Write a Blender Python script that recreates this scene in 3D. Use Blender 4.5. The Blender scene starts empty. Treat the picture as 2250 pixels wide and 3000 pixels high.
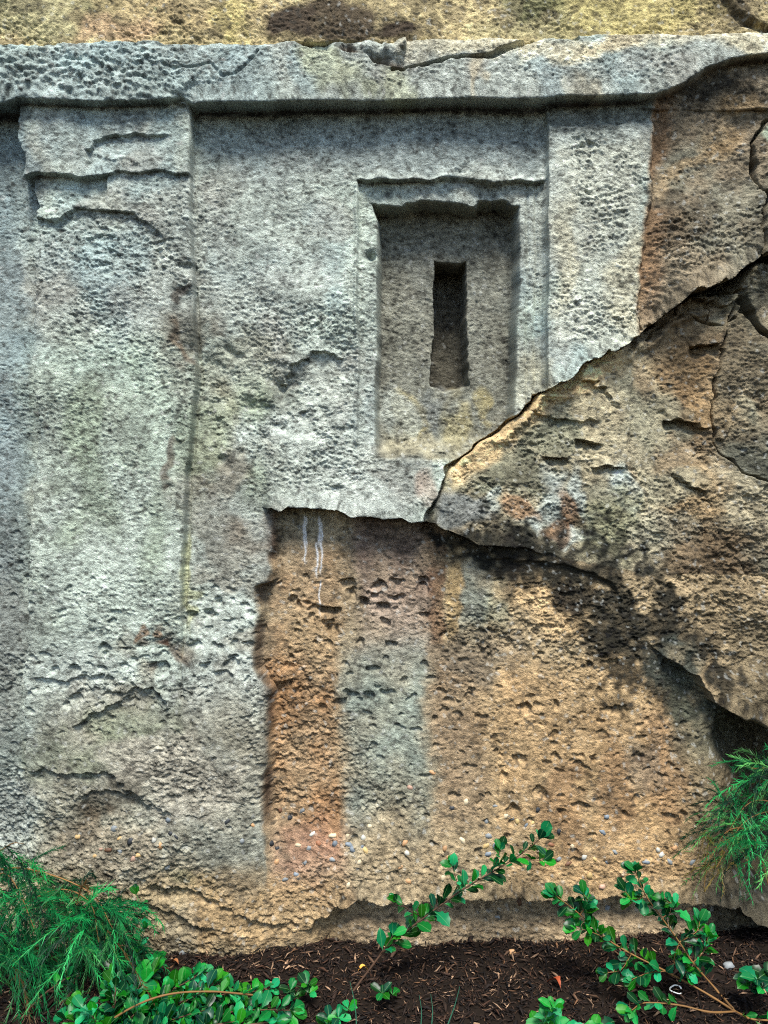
import bpy, math, random
import numpy as np
from mathutils import Vector, Matrix

# ------------------------------------------------------------------ camera, sky, sun, exposure
scene = bpy.context.scene
CAM_D = 2.27            # metres from the wall plane
CAM_H = 1.275           # metres above the mulch
cam_data = bpy.data.cameras.new("camera")
cam = bpy.data.objects.new("camera", cam_data)
scene.collection.objects.link(cam)
cam.location = (0.0, -CAM_D, CAM_H)
cam.rotation_euler = (math.radians(90), 0, 0)
cam_data.sensor_fit = 'VERTICAL'
cam_data.sensor_height = 36.0
cam_data.lens = 18.0 / (1.5 / CAM_D)
cam_data.clip_start = 0.05
cam_data.clip_end = 400.0
scene.camera = cam

SUN_EL, SUN_AZ = 60.0, 8.0     # azimuth: degrees from straight in front of the wall, minus = from the left
world = bpy.data.worlds.new("World")
scene.world = world
world.use_nodes = True
wn = world.node_tree.nodes
for n in list(wn):
    wn.remove(n)
w_out = wn.new("ShaderNodeOutputWorld")
w_bg = wn.new("ShaderNodeBackground")
w_sky = wn.new("ShaderNodeTexSky")
w_sky.sky_type = 'NISHITA'
w_sky.sun_disc = False
w_sky.sun_elevation = math.radians(SUN_EL)
w_sky.sun_rotation = math.radians(180 - SUN_AZ)
w_sky.air_density = 1.0
w_sky.dust_density = 1.0
w_sky.ozone_density = 0.6
w_bg.inputs["Strength"].default_value = 0.05
world.node_tree.links.new(w_sky.outputs[0], w_bg.inputs["Color"])
world.node_tree.links.new(w_bg.outputs[0], w_out.inputs["Surface"])

sun_data = bpy.data.lights.new("sun", 'SUN')
sun_data.energy = 1.5
sun_data.angle = math.radians(20)
sun_data.color = (1.0, 0.97, 0.91)
sun = bpy.data.objects.new("sun", sun_data)
scene.collection.objects.link(sun)
_el, _az = math.radians(SUN_EL), math.radians(SUN_AZ)
_to_sun = Vector((math.sin(_az) * math.cos(_el), -math.cos(_az) * math.cos(_el), math.sin(_el)))
sun.rotation_euler = _to_sun.to_track_quat('Z', 'Y').to_euler()
sun.location = (-1, -4, 6)

scene.view_settings.view_transform = 'Standard'
scene.view_settings.look = 'None'
scene.view_settings.gamma = 1.0
scene.view_settings.use_curve_mapping = False
scene.view_settings.exposure = 2.35
scene.cycles.use_denoising = False
scene.cycles.filter_width = 1.1

# ------------------------------------------------------------------ helpers
rng = np.random.default_rng(7)
random.seed(5)
col = scene.collection
MM = 0.001


def link(name, data, parent=None, mat=None):
    o = bpy.data.objects.new(name, data)
    col.objects.link(o)
    if parent is not None:
        o.parent = parent
    if mat is not None and data is not None:
        data.materials.append(mat)
    return o


def thing(name, label, cat, loc=(0, 0, 0), group=None):
    o = bpy.data.objects.new(name, None)
    o.empty_display_size = 0.05
    col.objects.link(o)
    o.location = loc
    o["label"] = label
    o["category"] = cat
    if group:
        o["group"] = group
    return o


def srgb(c):
    c = np.asarray(c, dtype=np.float32) / 255.0
    return np.where(c <= 0.04045, c / 12.92, ((c + 0.055) / 1.055) ** 2.4)


def sm(a, b, x):
    t = np.clip((x - a) / (b - a), 0, 1)
    return t * t * (3 - 2 * t)


def mesh_np(name, verts, faces, smooth=False):
    """verts (n,3) array, faces (m,k) array of one polygon size"""
    verts = np.ascontiguousarray(verts, dtype=np.float32)
    faces = np.ascontiguousarray(faces, dtype=np.int32)
    me = bpy.data.meshes.new(name)
    k = faces.shape[1]
    me.vertices.add(len(verts))
    me.vertices.foreach_set("co", verts.ravel())
    me.loops.add(faces.size)
    me.loops.foreach_set("vertex_index", faces.ravel())
    me.polygons.add(len(faces))
    me.polygons.foreach_set("loop_start", np.arange(0, faces.size, k, dtype=np.int32))
    try:
        me.polygons.foreach_set("loop_total", np.full(len(faces), k, dtype=np.int32))
    except Exception:
        pass
    me.update(calc_edges=True)
    if smooth:
        me.polygons.foreach_set("use_smooth", np.ones(len(faces), dtype=bool))
    return me


def set_color(me, rgb):
    a = me.color_attributes.new("tint", 'FLOAT_COLOR', 'POINT')
    rgba = np.ones((len(rgb), 4), dtype=np.float32)
    rgba[:, :3] = rgb
    a.data.foreach_set("color", rgba.ravel())


# apparent photo pixel -> world point on the plane h millimetres in front of the wall
def at(px, py, h=0.0):
    k = 1 - h / (CAM_D * 1000)
    return Vector(((px - 1125) * MM * k, -h * MM, CAM_H + (1500 - py) * MM * k))


def ground_pt(px, py, lift=0.0):
    """point of the level ground seen at photo pixel (px, py > 2700)"""
    k = (CAM_H - lift) / ((py - 1500) * MM)
    return Vector(((px - 1125) * MM * k, -CAM_D + CAM_D * k, lift))


# ------------------------------------------------------------------ materials
def new_mat(name):
    m = bpy.data.materials.new(name)
    m.use_nodes = True
    nt = m.node_tree
    for n in list(nt.nodes):
        nt.nodes.remove(n)
    out = nt.nodes.new("ShaderNodeOutputMaterial")
    b = nt.nodes.new("ShaderNodeBsdfPrincipled")
    nt.links.new(b.outputs[0], out.inputs["Surface"])
    return m, nt, b


def stone_material():
    m, nt, b = new_mat("weathered_sandstone")
    N, L = nt.nodes, nt.links
    att = N.new("ShaderNodeAttribute")
    att.attribute_name = "tint"
    geo = N.new("ShaderNodeNewGeometry")
    mp = N.new("ShaderNodeMapping")
    mp.inputs["Scale"].default_value = (1.0, 1.0, 1.9)
    L.new(geo.outputs["Position"], mp.inputs["Vector"])
    n1 = N.new("ShaderNodeTexNoise")
    n1.inputs["Scale"].default_value = 240
    n1.inputs["Detail"].default_value = 4
    n1.inputs["Roughness"].default_value = 0.65
    L.new(mp.outputs[0], n1.inputs["Vector"])
    rmp = N.new("ShaderNodeMapRange")
    rmp.inputs["From Min"].default_value = 0.32
    rmp.inputs["From Max"].default_value = 0.68
    rmp.inputs["To Min"].default_value = 0.70
    rmp.inputs["To Max"].default_value = 1.30
    L.new(n1.outputs["Fac"], rmp.inputs["Value"])
    mul = N.new("ShaderNodeVectorMath")
    mul.operation = 'SCALE'
    L.new(att.outputs["Color"], mul.inputs[0])
    L.new(rmp.outputs[0], mul.inputs["Scale"])
    L.new(mul.outputs[0], b.inputs["Base Color"])
    bp = N.new("ShaderNodeBump")
    bp.inputs["Strength"].default_value = 0.9
    bp.inputs["Distance"].default_value = 0.010
    L.new(n1.outputs["Fac"], bp.inputs["Height"])
    L.new(bp.outputs[0], b.inputs["Normal"])
    b.inputs["Roughness"].default_value = 0.92
    b.inputs["Specular IOR Level"].default_value = 0.15
    return m


def plain_mat(name, rgb, rough=0.7, spec=0.3, var=0.25, scale=60, trans=0.0, hue=0.0, vein=False):
    m, nt, b = new_mat(name)
    N, L = nt.nodes, nt.links
    geo = N.new("ShaderNodeTexCoord")
    n1 = N.new("ShaderNodeTexNoise")
    n1.inputs["Scale"].default_value = scale
    n1.inputs["Detail"].default_value = 3
    L.new(geo.outputs["Object"], n1.inputs["Vector"])
    oi = N.new("ShaderNodeObjectInfo")
    add = N.new("ShaderNodeMath")
    add.operation = 'ADD'
    L.new(n1.outputs["Fac"], add.inputs[0])
    L.new(oi.outputs["Random"], add.inputs[1])
    mr = N.new("ShaderNodeMapRange")
    mr.inputs["From Min"].default_value = 0.3
    mr.inputs["From Max"].default_value = 1.7
    mr.inputs["To Min"].default_value = 1 - var
    mr.inputs["To Max"].default_value = 1 + var
    L.new(add.outputs[0], mr.inputs["Value"])
    hs = N.new("ShaderNodeHueSaturation")
    hs.inputs["Color"].default_value = (*rgb, 1)
    L.new(mr.outputs[0], hs.inputs["Value"])
    if hue > 0:
        mh = N.new("ShaderNodeMapRange")
        mh.inputs["To Min"].default_value = 0.5 - hue
        mh.inputs["To Max"].default_value = 0.5 + hue
        L.new(oi.outputs["Random"], mh.inputs["Value"])
        L.new(mh.outputs[0], hs.inputs["Hue"])
    if vein:            # pale midrib down the middle of the leaf
        sx = N.new("ShaderNodeSeparateXYZ")
        L.new(geo.outputs["Object"], sx.inputs[0])
        ab = N.new("ShaderNodeMath")
        ab.operation = 'ABSOLUTE'
        L.new(sx.outputs["X"], ab.inputs[0])
        vr = N.new("ShaderNodeMapRange")
        vr.inputs["From Min"].default_value = 0.006
        vr.inputs["From Max"].default_value = 0.018
        vr.inputs["To Min"].default_value = 0.4
        vr.inputs["To Max"].default_value = 0.0
        L.new(ab.outputs[0], vr.inputs["Value"])
        mixv = N.new("ShaderNodeMixRGB")
        mixv.inputs["Color2"].default_value = (0.16, 0.34, 0.12, 1)
        L.new(vr.outputs[0], mixv.inputs["Fac"])
        L.new(hs.outputs[0], mixv.inputs["Color1"])
        hs = mixv
    L.new(hs.outputs[0], b.inputs["Base Color"])
    b.inputs["Roughness"].default_value = rough
    b.inputs["Specular IOR Level"].default_value = spec
    if trans > 0:
        out = [n for n in N if n.type == 'OUTPUT_MATERIAL'][0]
        tr = N.new("ShaderNodeBsdfTranslucent")
        L.new(hs.outputs[0], tr.inputs["Color"])
        mx = N.new("ShaderNodeMixShader")
        mx.inputs["Fac"].default_value = trans
        L.new(b.outputs[0], mx.inputs[1])
        L.new(tr.outputs[0], mx.inputs[2])
        L.new(mx.outputs[0], out.inputs["Surface"])
    return m


def tint_mat(name, rough=0.85, spec=0.2, trans=0.0):
    m, nt, b = new_mat(name)
    N, L = nt.nodes, nt.links
    att = N.new("ShaderNodeAttribute")
    att.attribute_name = "tint"
    n1 = N.new("ShaderNodeTexNoise")
    n1.inputs["Scale"].default_value = 120
    tc = N.new("ShaderNodeTexCoord")
    L.new(tc.outputs["Object"], n1.inputs["Vector"])
    mr = N.new("ShaderNodeMapRange")
    mr.inputs["To Min"].default_value = 0.6
    mr.inputs["To Max"].default_value = 1.4
    L.new(n1.outputs["Fac"], mr.inputs["Value"])
    mul = N.new("ShaderNodeVectorMath")
    mul.operation = 'SCALE'
    L.new(att.outputs["Color"], mul.inputs[0])
    L.new(mr.outputs[0], mul.inputs["Scale"])
    L.new(mul.outputs[0], b.inputs["Base Color"])
    b.inputs["Roughness"].default_value = rough
    b.inputs["Specular IOR Level"].default_value = spec
    if trans > 0:
        out = [n for n in N if n.type == 'OUTPUT_MATERIAL'][0]
        tr = N.new("ShaderNodeBsdfTranslucent")
        L.new(mul.outputs[0], tr.inputs["Color"])
        mx = N.new("ShaderNodeMixShader")
        mx.inputs["Fac"].default_value = trans
        L.new(b.outputs[0], mx.inputs[1])
        L.new(tr.outputs[0], mx.inputs[2])
        L.new(mx.outputs[0], out.inputs["Surface"])
    return m


M_STONE = stone_material()

# ------------------------------------------------------------------ the carved rock wall as a relief
STEP = 2.4
gu = np.concatenate([np.arange(-500, -62, 14), np.arange(-60, 2400, STEP), np.arange(2404, 2800, 14)])
gv = np.concatenate([np.arange(-500, -62, 14), np.arange(-60, 2860, STEP), np.arange(2862, 2900, 14)])
U, V = np.meshgrid(gu, gv)
U = U.astype(np.float32)
V = V.astype(np.float32)
NV, NU = U.shape


def bspl(x, cell, n):
    t = (x - x.min()) / cell
    i = np.floor(t).astype(int)
    f = t - i
    A = np.zeros((len(x), n), dtype=np.float32)
    r = np.arange(len(x))
    w = [(1 - f) ** 3 / 6, (3 * f ** 3 - 6 * f ** 2 + 4) / 6, (-3 * f ** 3 + 3 * f ** 2 + 3 * f + 1) / 6, f ** 3 / 6]
    for k in range(4):
        A[r, i + k] += w[k]
    return A


def noise(cu, cv=None):
    """smooth zero-mean unit-variance noise with cells of cu x cv millimetres"""
    cv = cu if cv is None else cv
    nu = int((gu.max() - gu.min()) / cu) + 5
    nv = int((gv.max() - gv.min()) / cv) + 5
    R = rng.standard_normal((nv, nu)).astype(np.float32)
    n = bspl(gv, cv, nv) @ R @ bspl(gu, cu, nu).T
    return n / (n.std() + 1e-6)


def cv_u(pts, v, h=0.0):
    """near-vertical edge given as (v, u) photo points on a face h mm proud -> u at each v"""
    k = 1 - h / 2270.0
    p = np.array(pts, dtype=np.float32)
    return np.interp(v, 1500 + (p[:, 0] - 1500) * k, 1125 + (p[:, 1] - 1125) * k).astype(np.float32)


def cv_v(pts, u, h=0.0):
    """near-horizontal edge given as (u, v) photo points"""
    k = 1 - h / 2270.0
    p = np.array(pts, dtype=np.float32)
    return np.interp(u, 1125 + (p[:, 0] - 1125) * k, 1500 + (p[:, 1] - 1500) * k).astype(np.float32)


def pk(x, h, c=1125):
    return c + (x - c) * (1 - h / 2270.0)


def seg_dist(pts, UU, VV, h=0.0):
    d = np.full(UU.shape, 1e6, dtype=np.float32)
    p = [(pk(a, h), pk(b, h, 1500)) for a, b in pts]
    for (x0, y0), (x1, y1) in zip(p[:-1], p[1:]):
        pad = 240
        ui = np.searchsorted(gu, [min(x0, x1) - pad, max(x0, x1) + pad])
        vi = np.searchsorted(gv, [min(y0, y1) - pad, max(y0, y1) + pad])
        s = (slice(vi[0], vi[1]), slice(ui[0], ui[1]))
        uu, vv = UU[s], VV[s]
        dx, dy = x1 - x0, y1 - y0
        t = np.clip(((uu - x0) * dx + (vv - y0) * dy) / (dx * dx + dy * dy + 1e-6), 0, 1)
        d[s] = np.minimum(d[s], np.hypot(uu - x0 - t * dx, vv - y0 - t * dy))
    return d


n400, n200, n90, n45 = noise(400), noise(200), noise(90), noise(45)
n45b, n90b, n200b = noise(45), noise(90), noise(200)
n22, n22b = noise(22), noise(22)
n12, n12b = noise(13, 10), noise(12)
nfine = noise(9, 5)
nvf = noise(5.0, 3.6)

# wobbling coordinates for edges
Uw = U + 3.0 * n45 + 2.2 * n22 + 1.2 * n12
Vw = V + 3.0 * n45b + 2.2 * n22b + 1.2 * n12b
Us = U + 1.5 * n90 + 0.8 * n22          # steadier (tooled edges)
Vs = V + 1.5 * n90b + 0.8 * n22b


def cliff(d, w=5.0):
    return sm(-w / 2, w / 2, d)


def box(u0, u1, v0, v1, s=30):
    return sm(u0 - s, u0 + s, U) * (1 - sm(u1 - s, u1 + s, U)) * sm(v0 - s, v0 + s, V) * (1 - sm(v1 - s, v1 + s, V))


def blob(cx, cy, rx, ry, rot=0.0, soft=1.0):
    c, s = math.cos(math.radians(rot)), math.sin(math.radians(rot))
    du, dv = U - cx, V - cy
    a = (du * c + dv * s) / rx
    b = (-du * s + dv * c) / ry
    return np.exp(-(a * a + b * b) * soft)


H = 7 * n400 + 4 * n200 + 2.0 * n90 * (0.5 + sm(-0.5, 1, n200b))

H += (4.0 * n90 + 2.2 * n45) * box(590, 1040, 620, 1440, 60) + (2.5 * n90) * box(110, 540, 700, 1900, 50)
# --- left strip, left pilaster, panel
left_edge = cv_u([(-400, 55), (322, 50), (390, 55), (450, 66), (500, 62), (512, 64), (524, 90), (600, 102), (900, 100), (1200, 105),
                  (1450, 96), (1700, 88), (2100, 62), (2400, 65), (2900, 60)], Vw, 30)
pil_edge = cv_u([(-400, 562), (330, 562), (700, 562), (900, 568), (1100, 565), (1250, 556), (1450, 545), (1600, 532), (1750, 527), (1960, 523),
                 (2100, 540), (2900, 540)], Vs, 30)
fade_pil = 1 - sm(1700, 2030, V)
in_pil = cliff(Uw - left_edge, 7) * (1 - cliff(Us - pil_edge, 7))
lvl_left = -16 * (1 - cliff(Uw - left_edge, 7))
H = H + in_pil * (34 * fade_pil + 24 * (1 - fade_pil)) + lvl_left
# right of the pilaster's foot the surface comes up to meet it
H += cliff(Us - pil_edge, 7) * (1 - sm(640, 860, U)) * 24 * (1 - fade_pil)
# narrow tooled groove along the pilaster edge
H -= (3 + 6 * sm(850, 1050, V)) * np.exp(-((Us - pil_edge - 8) / 5) ** 2) * (1 - sm(1850, 2000, V)) * sm(300, 340, V)
H -= 8 * np.exp(-((Uw - left_edge + 4) / 5) ** 2) * sm(520, 600, V) * (1 - sm(1500, 1900, V))
# broken bites out of the pilaster corner
for (bu, bv, ru, rv, dp) in [(545, 780, 28, 14, 22), (548, 870, 34, 30, 18), (540, 1010, 42, 60, 16), (520, 1330, 26, 120, 14), (505, 1400, 16, 70, 10), (500, 1920, 60, 60, 16), (520, 2000, 40, 60, 14)]:
    H -= dp * blob(pk(bu, 30), pk(bv, 30, 1500), ru, rv) * (0.55 + 0.45 * sm(-.6, .8, n22 + n45)) * (U < pil_edge + 6)

# --- capital block
cap_bot = cv_v([(0, 500), (65, 500), (180, 508), (300, 507), (312, 506), (420, 503), (540, 511), (600, 511)], Uw, 45)
in_cap = cliff(Uw - cv_u([(300, 50), (390, 55), (450, 66), (500, 62)], Vw, 45), 6) * (1 - cliff(Us - pil_edge, 6)) * (1 - cliff(Vw - cap_bot, 5)) * cliff(V - 260, 8)
H += in_cap * 14
# flake scar on the capital
d_fl = cv_v([(272, 440), (285, 410), (310, 396), (350, 388), (400, 382), (440, 392), (490, 388), (520, 400)], Uw, 45)
fl = sm(0, 5, Vw - d_fl) * (1 - sm(30, 95, V - d_fl)) * sm(268, 282, Uw) * (1 - sm(470, 530, U))
H -= 13 * fl
H += 6 * np.exp(-((Vw - cv_v([(290, 448), (340, 465), (420, 478)], U, 45)) / 7) ** 2) * sm(280, 300, U) * (1 - sm(400, 440, U))
# spalled patch below the capital
d_sp = cv_v([(60, 505), (320, 508)], Uw, 30)
d_sp2 = cv_v([(60, 600), (110, 606), (160, 600), (230, 588), (300, 585), (330, 590)], Uw, 30)
H -= 16 * sm(0, 5, Vw - d_sp) * (1 - sm(-4, 18, Vw - d_sp2)) * (1 - cliff(Uw - pk(312, 30), 10)) * in_pil
lip = cv_v([(60, 634), (110, 634), (165, 633), (195, 622), (230, 612), (300, 614), (360, 622), (400, 634), (440, 664), (480, 702), (520, 745)], Uw, 30)
H -= 15 * sm(0, 6, Vw - lip) * (1 - sm(20, 210, V - lip)) * (1 - sm(440, 520, U)) * in_pil
lip = cv_v([(270, 700), (300, 690), (330, 700), (350, 725)], Uw, 30)
H -= 8 * sm(0, 6, Vw - lip) * (1 - sm(10, 70, V - lip)) * sm(262, 276, U) * (1 - sm(330, 360, U))

# --- right pilaster and the rock to its right
rp_l = pk(1605, 30)
rp_r = cv_u([(-400, 1928), (290, 1926), (400, 1926), (500, 1912), (600, 1897), (700, 1887), (900, 1880), (950, 1876), (1200, 1866),
             (1400, 1852), (1530, 1842), (2900, 1842)], Vw, 35)
crack_pts = [(1245, 1520), (1256, 1490), (1290, 1440), (1308, 1392), (1312, 1368), (1330, 1346), (1380, 1316), (1420, 1282), (1470, 1250),
             (1510, 1202), (1560, 1166), (1620, 1112), (1680, 1078), (1740, 1046), (1790, 1012), (1858, 986), (1885, 948), (1935, 922),
             (1975, 882), (2050, 822), (2150, 790), (2235, 730), (2600, 560)]
vc = cv_v(crack_pts, Uw + 2 * n22b, 22)
sC = Vw - vc                                     # + below the crack
above = (1 - cliff(sC, 4))
on_r = sm(1225, 1260, U)
in_rp = cliff(Us - rp_l, 5) * (1 - cliff(Uw - rp_r, 14)) * above
H += in_rp * 36
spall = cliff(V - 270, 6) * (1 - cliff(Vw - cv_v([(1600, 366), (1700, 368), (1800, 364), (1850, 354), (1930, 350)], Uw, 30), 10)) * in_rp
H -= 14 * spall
H += cliff(Uw - rp_r, 14) * (12 - 0 * U) * above
# faceted rock right of the pilaster
H += 26 * sm(-1.0, 1.2, ((U - 1960) * 0.55 + (V - 560)) / 120.0) * box(1890, 2600, 330, 900, 40) * above
H += 10 * n200 * box(1900, 2700, 300, 2100, 60)
fac = np.abs(noise(150, 120)) + 0.5 * np.abs(noise(70, 60))
H -= 11 * fac * box(1880, 2800, 320, 2000, 50) * (V > 330)

# --- below the crack: rough broken rock
low_r = (1 - above) * on_r
H += low_r * (cliff(Uw - rp_r, 12) * -9 - 5 * np.exp(-((Uw - rp_r) / 6) ** 2)) * (1 - sm(1450, 1560, V))
# the slab above the crack stands proud and rounds over towards it
H += 16 * np.exp(-np.clip(-sC, 0, 400) / 90.0) * above * sm(1330, 1480, U)
gapw = 14 + 8 * n90 + 4 * n22 + 3 * n45
gapw = np.clip(gapw + 40 * blob(2130, 790, 110, 60) + 10 * blob(1480, 1245, 60, 50), 9, 60)
gap = cliff(sC, 4) * (1 - sm(gapw * 0.5, gapw * 1.2, sC)) * on_r
slope_len = np.clip(68 + 34 * n90 + 18 * n45, 14, 170)
H -= 27 * np.clip(0.75 + 0.35 * n90b + 0.2 * n45b, .25, 1.3) * cliff(sC, 4) * (1 - sm(0.35, 1.0, sC / slope_len)) * on_r
H -= 66 * gap * sm(1300, 1400, U) + 26 * gap
H += 14 * np.exp(-((sC - slope_len) / 26.0) ** 2) * low_r * sm(1280, 1400, U)

# --- niche frame, niche, slot
FR = -15
fr_top = cv_v([(1040, 540), (1100, 536), (1300, 532), (1450, 534), (1520, 528), (1600, 530)], Uw, 0)
in_fr = cliff(Us - 1050, 6) * (1 - cliff(Us - 1592, 6)) * cliff(Vw - fr_top, 6) * (1 - sm(1240, 1340, V)) * above
# fractured lip above the frame
H += 12 * np.exp(-((fr_top - Vw) / 26.0) ** 2) * (Vw < fr_top) * box(1090, 1500, 440, 560, 30) * (0.7 + 0.5 * n45)
H += FR * in_fr
H += 10 * (np.exp(-((Us - 1046) / 6) ** 2) * box(1030, 1060, 540, 1300, 8) + np.exp(-((fr_top - 6 - Vw) / 6) ** 2) * box(1050, 1590, 500, 560, 10)) * above
H -= 7 * np.exp(-((Us - 1547) / 4) ** 2) * in_fr
H -= 6 * np.exp(-((Us - 1572) / 5) ** 2) * in_fr
nt_top = cv_v([(1080, 584), (1110, 590), (1160, 600), (1200, 588), (1240, 580), (1300, 586), (1400, 590), (1450, 584), (1500, 594), (1530, 602)], Uw + 3 * n22, 0)
nt_l = cv_u([(560, 1084), (600, 1092), (640, 1104), (760, 1110), (900, 1108), (1100, 1104), (1345, 1102)], Vs, 0)
nt_r = cv_u([(560, 1524), (900, 1520), (1100, 1514), (1210, 1508), (1345, 1500)], Vs, 0)
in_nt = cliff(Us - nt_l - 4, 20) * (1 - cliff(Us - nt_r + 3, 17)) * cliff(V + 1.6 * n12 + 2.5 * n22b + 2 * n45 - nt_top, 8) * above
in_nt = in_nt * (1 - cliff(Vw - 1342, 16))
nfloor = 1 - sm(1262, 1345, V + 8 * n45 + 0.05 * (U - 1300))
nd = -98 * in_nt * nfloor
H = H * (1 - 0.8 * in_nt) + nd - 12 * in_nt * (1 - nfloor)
# broken chips at the niche's head
H += 26 * in_nt * np.exp(-np.clip(Vw - nt_top, 0, 99) / 10.0) * sm(-.2, .8, n22 + n45)
H -= 30 * blob(1088, 750, 16, 14) * (U < nt_l + 4)
sl_l = cv_u([(740, 1278), (780, 1277), (960, 1272), (1060, 1267), (1130, 1262), (1160, 1262)], Us * 0 + Vs, -95)
sl_r = cv_u([(740, 1365), (780, 1366), (1000, 1367), (1100, 1372), (1160, 1376)], Us * 0 + Vs, -95)
sl_t = pk(764, -95, 1500)
sl_b = cv_v([(1260, 1128), (1300, 1142), (1340, 1138), (1380, 1122)], Uw, -95)
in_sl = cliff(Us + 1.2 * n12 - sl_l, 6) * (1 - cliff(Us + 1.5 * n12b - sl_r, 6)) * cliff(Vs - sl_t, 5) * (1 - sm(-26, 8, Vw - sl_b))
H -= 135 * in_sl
# pitted floor of the niche right of the slot
H -= 10 * blob(1370, 1140, 30, 24)

# --- projecting slab and the recessed doorway-like bay below
ledge = cv_v([(770, 1480), (790, 1478), (850, 1466), (950, 1477), (1040, 1491), (1160, 1503), (1245, 1513), (1300, 1543), (1360, 1566),
              (1450, 1592), (1550, 1612), (1700, 1640), (1900, 1690)], Uw, 30)
groove = cv_u([(1470, 792), (1560, 797), (1690, 782), (1716, 752), (1960, 744), (1995, 762), (2012, 792), (2100, 788), (2200, 778), (2300, 768), (2420, 772), (2700, 780)], Vw, 5)
bel = cliff(Vw - ledge, 4)
led_amp = sm(765, 800, U) * (1 - sm(1380, 1660, U))
H += 40 * (1 - bel) * np.exp(-np.clip(ledge - Vw, 0, 900) / 120.0) * led_amp
bay = sm(-4, 34, Uw - groove) * bel * (1 - sm(1150, 1700, U)) * (1 - sm(2380, 2560, V))
H -= 34 * bay
H -= 16 * np.exp(-((Uw - groove - 18) / 15.0) ** 2) * bel * (1 - sm(2400, 2600, V)) * (0.75 + 0.4 * n90)
H += 14 * (1 - sm(-4, 30, Uw - groove)) * sm(600, 740, U) * sm(1500, 1700, V) * (1 - sm(2400, 2650, V))
# second layer under the right part of the slab
lay2 = cv_v([(1300, 1650), (1450, 1640), (1600, 1640), (1700, 1660), (1800, 1700), (1850, 1780)], Uw, 0)
H -= 12 * sm(0, 10, Vw - lay2) * (1 - sm(20, 160, V - lay2)) * sm(1380, 1480, U) * (1 - sm(1780, 1860, U))
# small fin of rock hanging at the crack's foot
H += 22 * blob(1300, 1480, 70, 36, 25) * (Vw < ledge + 2)

# --- right-hand block bulging over the dark hollow
over = cv_v([(1700, 1830), (1900, 1880), (1960, 1925), (2050, 1975), (2100, 2058), (2180, 2084), (2250, 2104), (2700, 2200)], Uw, 20)
H += 34 * np.exp(-np.clip(over - Vw, 0, 900) / 150.0) * (Vw < over) * sm(1880, 2020, U)
H += 20 * sm(2080, 2250, U) * box(2050, 2700, 300, 2050, 60)
und1 = sm(0, 14, Vw - over) * sm(1890, 1990, U + 20 * n90) * (1 - sm(2170, 2330, V))
H -= 26 * und1
over2 = cv_v([(1900, 2070), (2135, 2071), (2210, 2082), (2250, 2098), (2700, 2200)], Uw, 20)
hol_l = cv_u([(2060, 2156), (2105, 2098), (2150, 2064), (2250, 2030), (2400, 2010), (2700, 2030)], Vw, 0)
und = sm(0, 14, Vw - over2) * sm(0, 1, (Uw - hol_l) / (60 + 260 * sm(2080, 2380, V)))
hollow = und * (1 - sm(2560, 2640, V)) * (0.10 + 0.90 * sm(0, 420, U - hol_l + 20 * n90))
H -= 340 * hollow

# --- foot of the wall
foot = cv_v([(-500, 3200), (700, 2900), (800, 2790), (860, 2742), (940, 2694), (1000, 2648), (1050, 2622), (1130, 2630), (1300, 2626), (1500, 2622), (1700, 2630),
             (1900, 2622), (2050, 2640), (2120, 2630), (2180, 2650), (2250, 2690), (2700, 2760)], Uw + 4 * n22, 25)
bf = sm(0, 7, Vw - foot)
H += 26 * np.exp(-np.clip(foot - Vw, 0, 900) / 110.0) * (1 - bf) * sm(900, 1010, U)
H -= 50 * bf * sm(860, 1000, U) * (1 - 0.55 * sm(20, 150, V - foot))
H -= 60 * bf * sm(2020, 2150, U)
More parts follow.
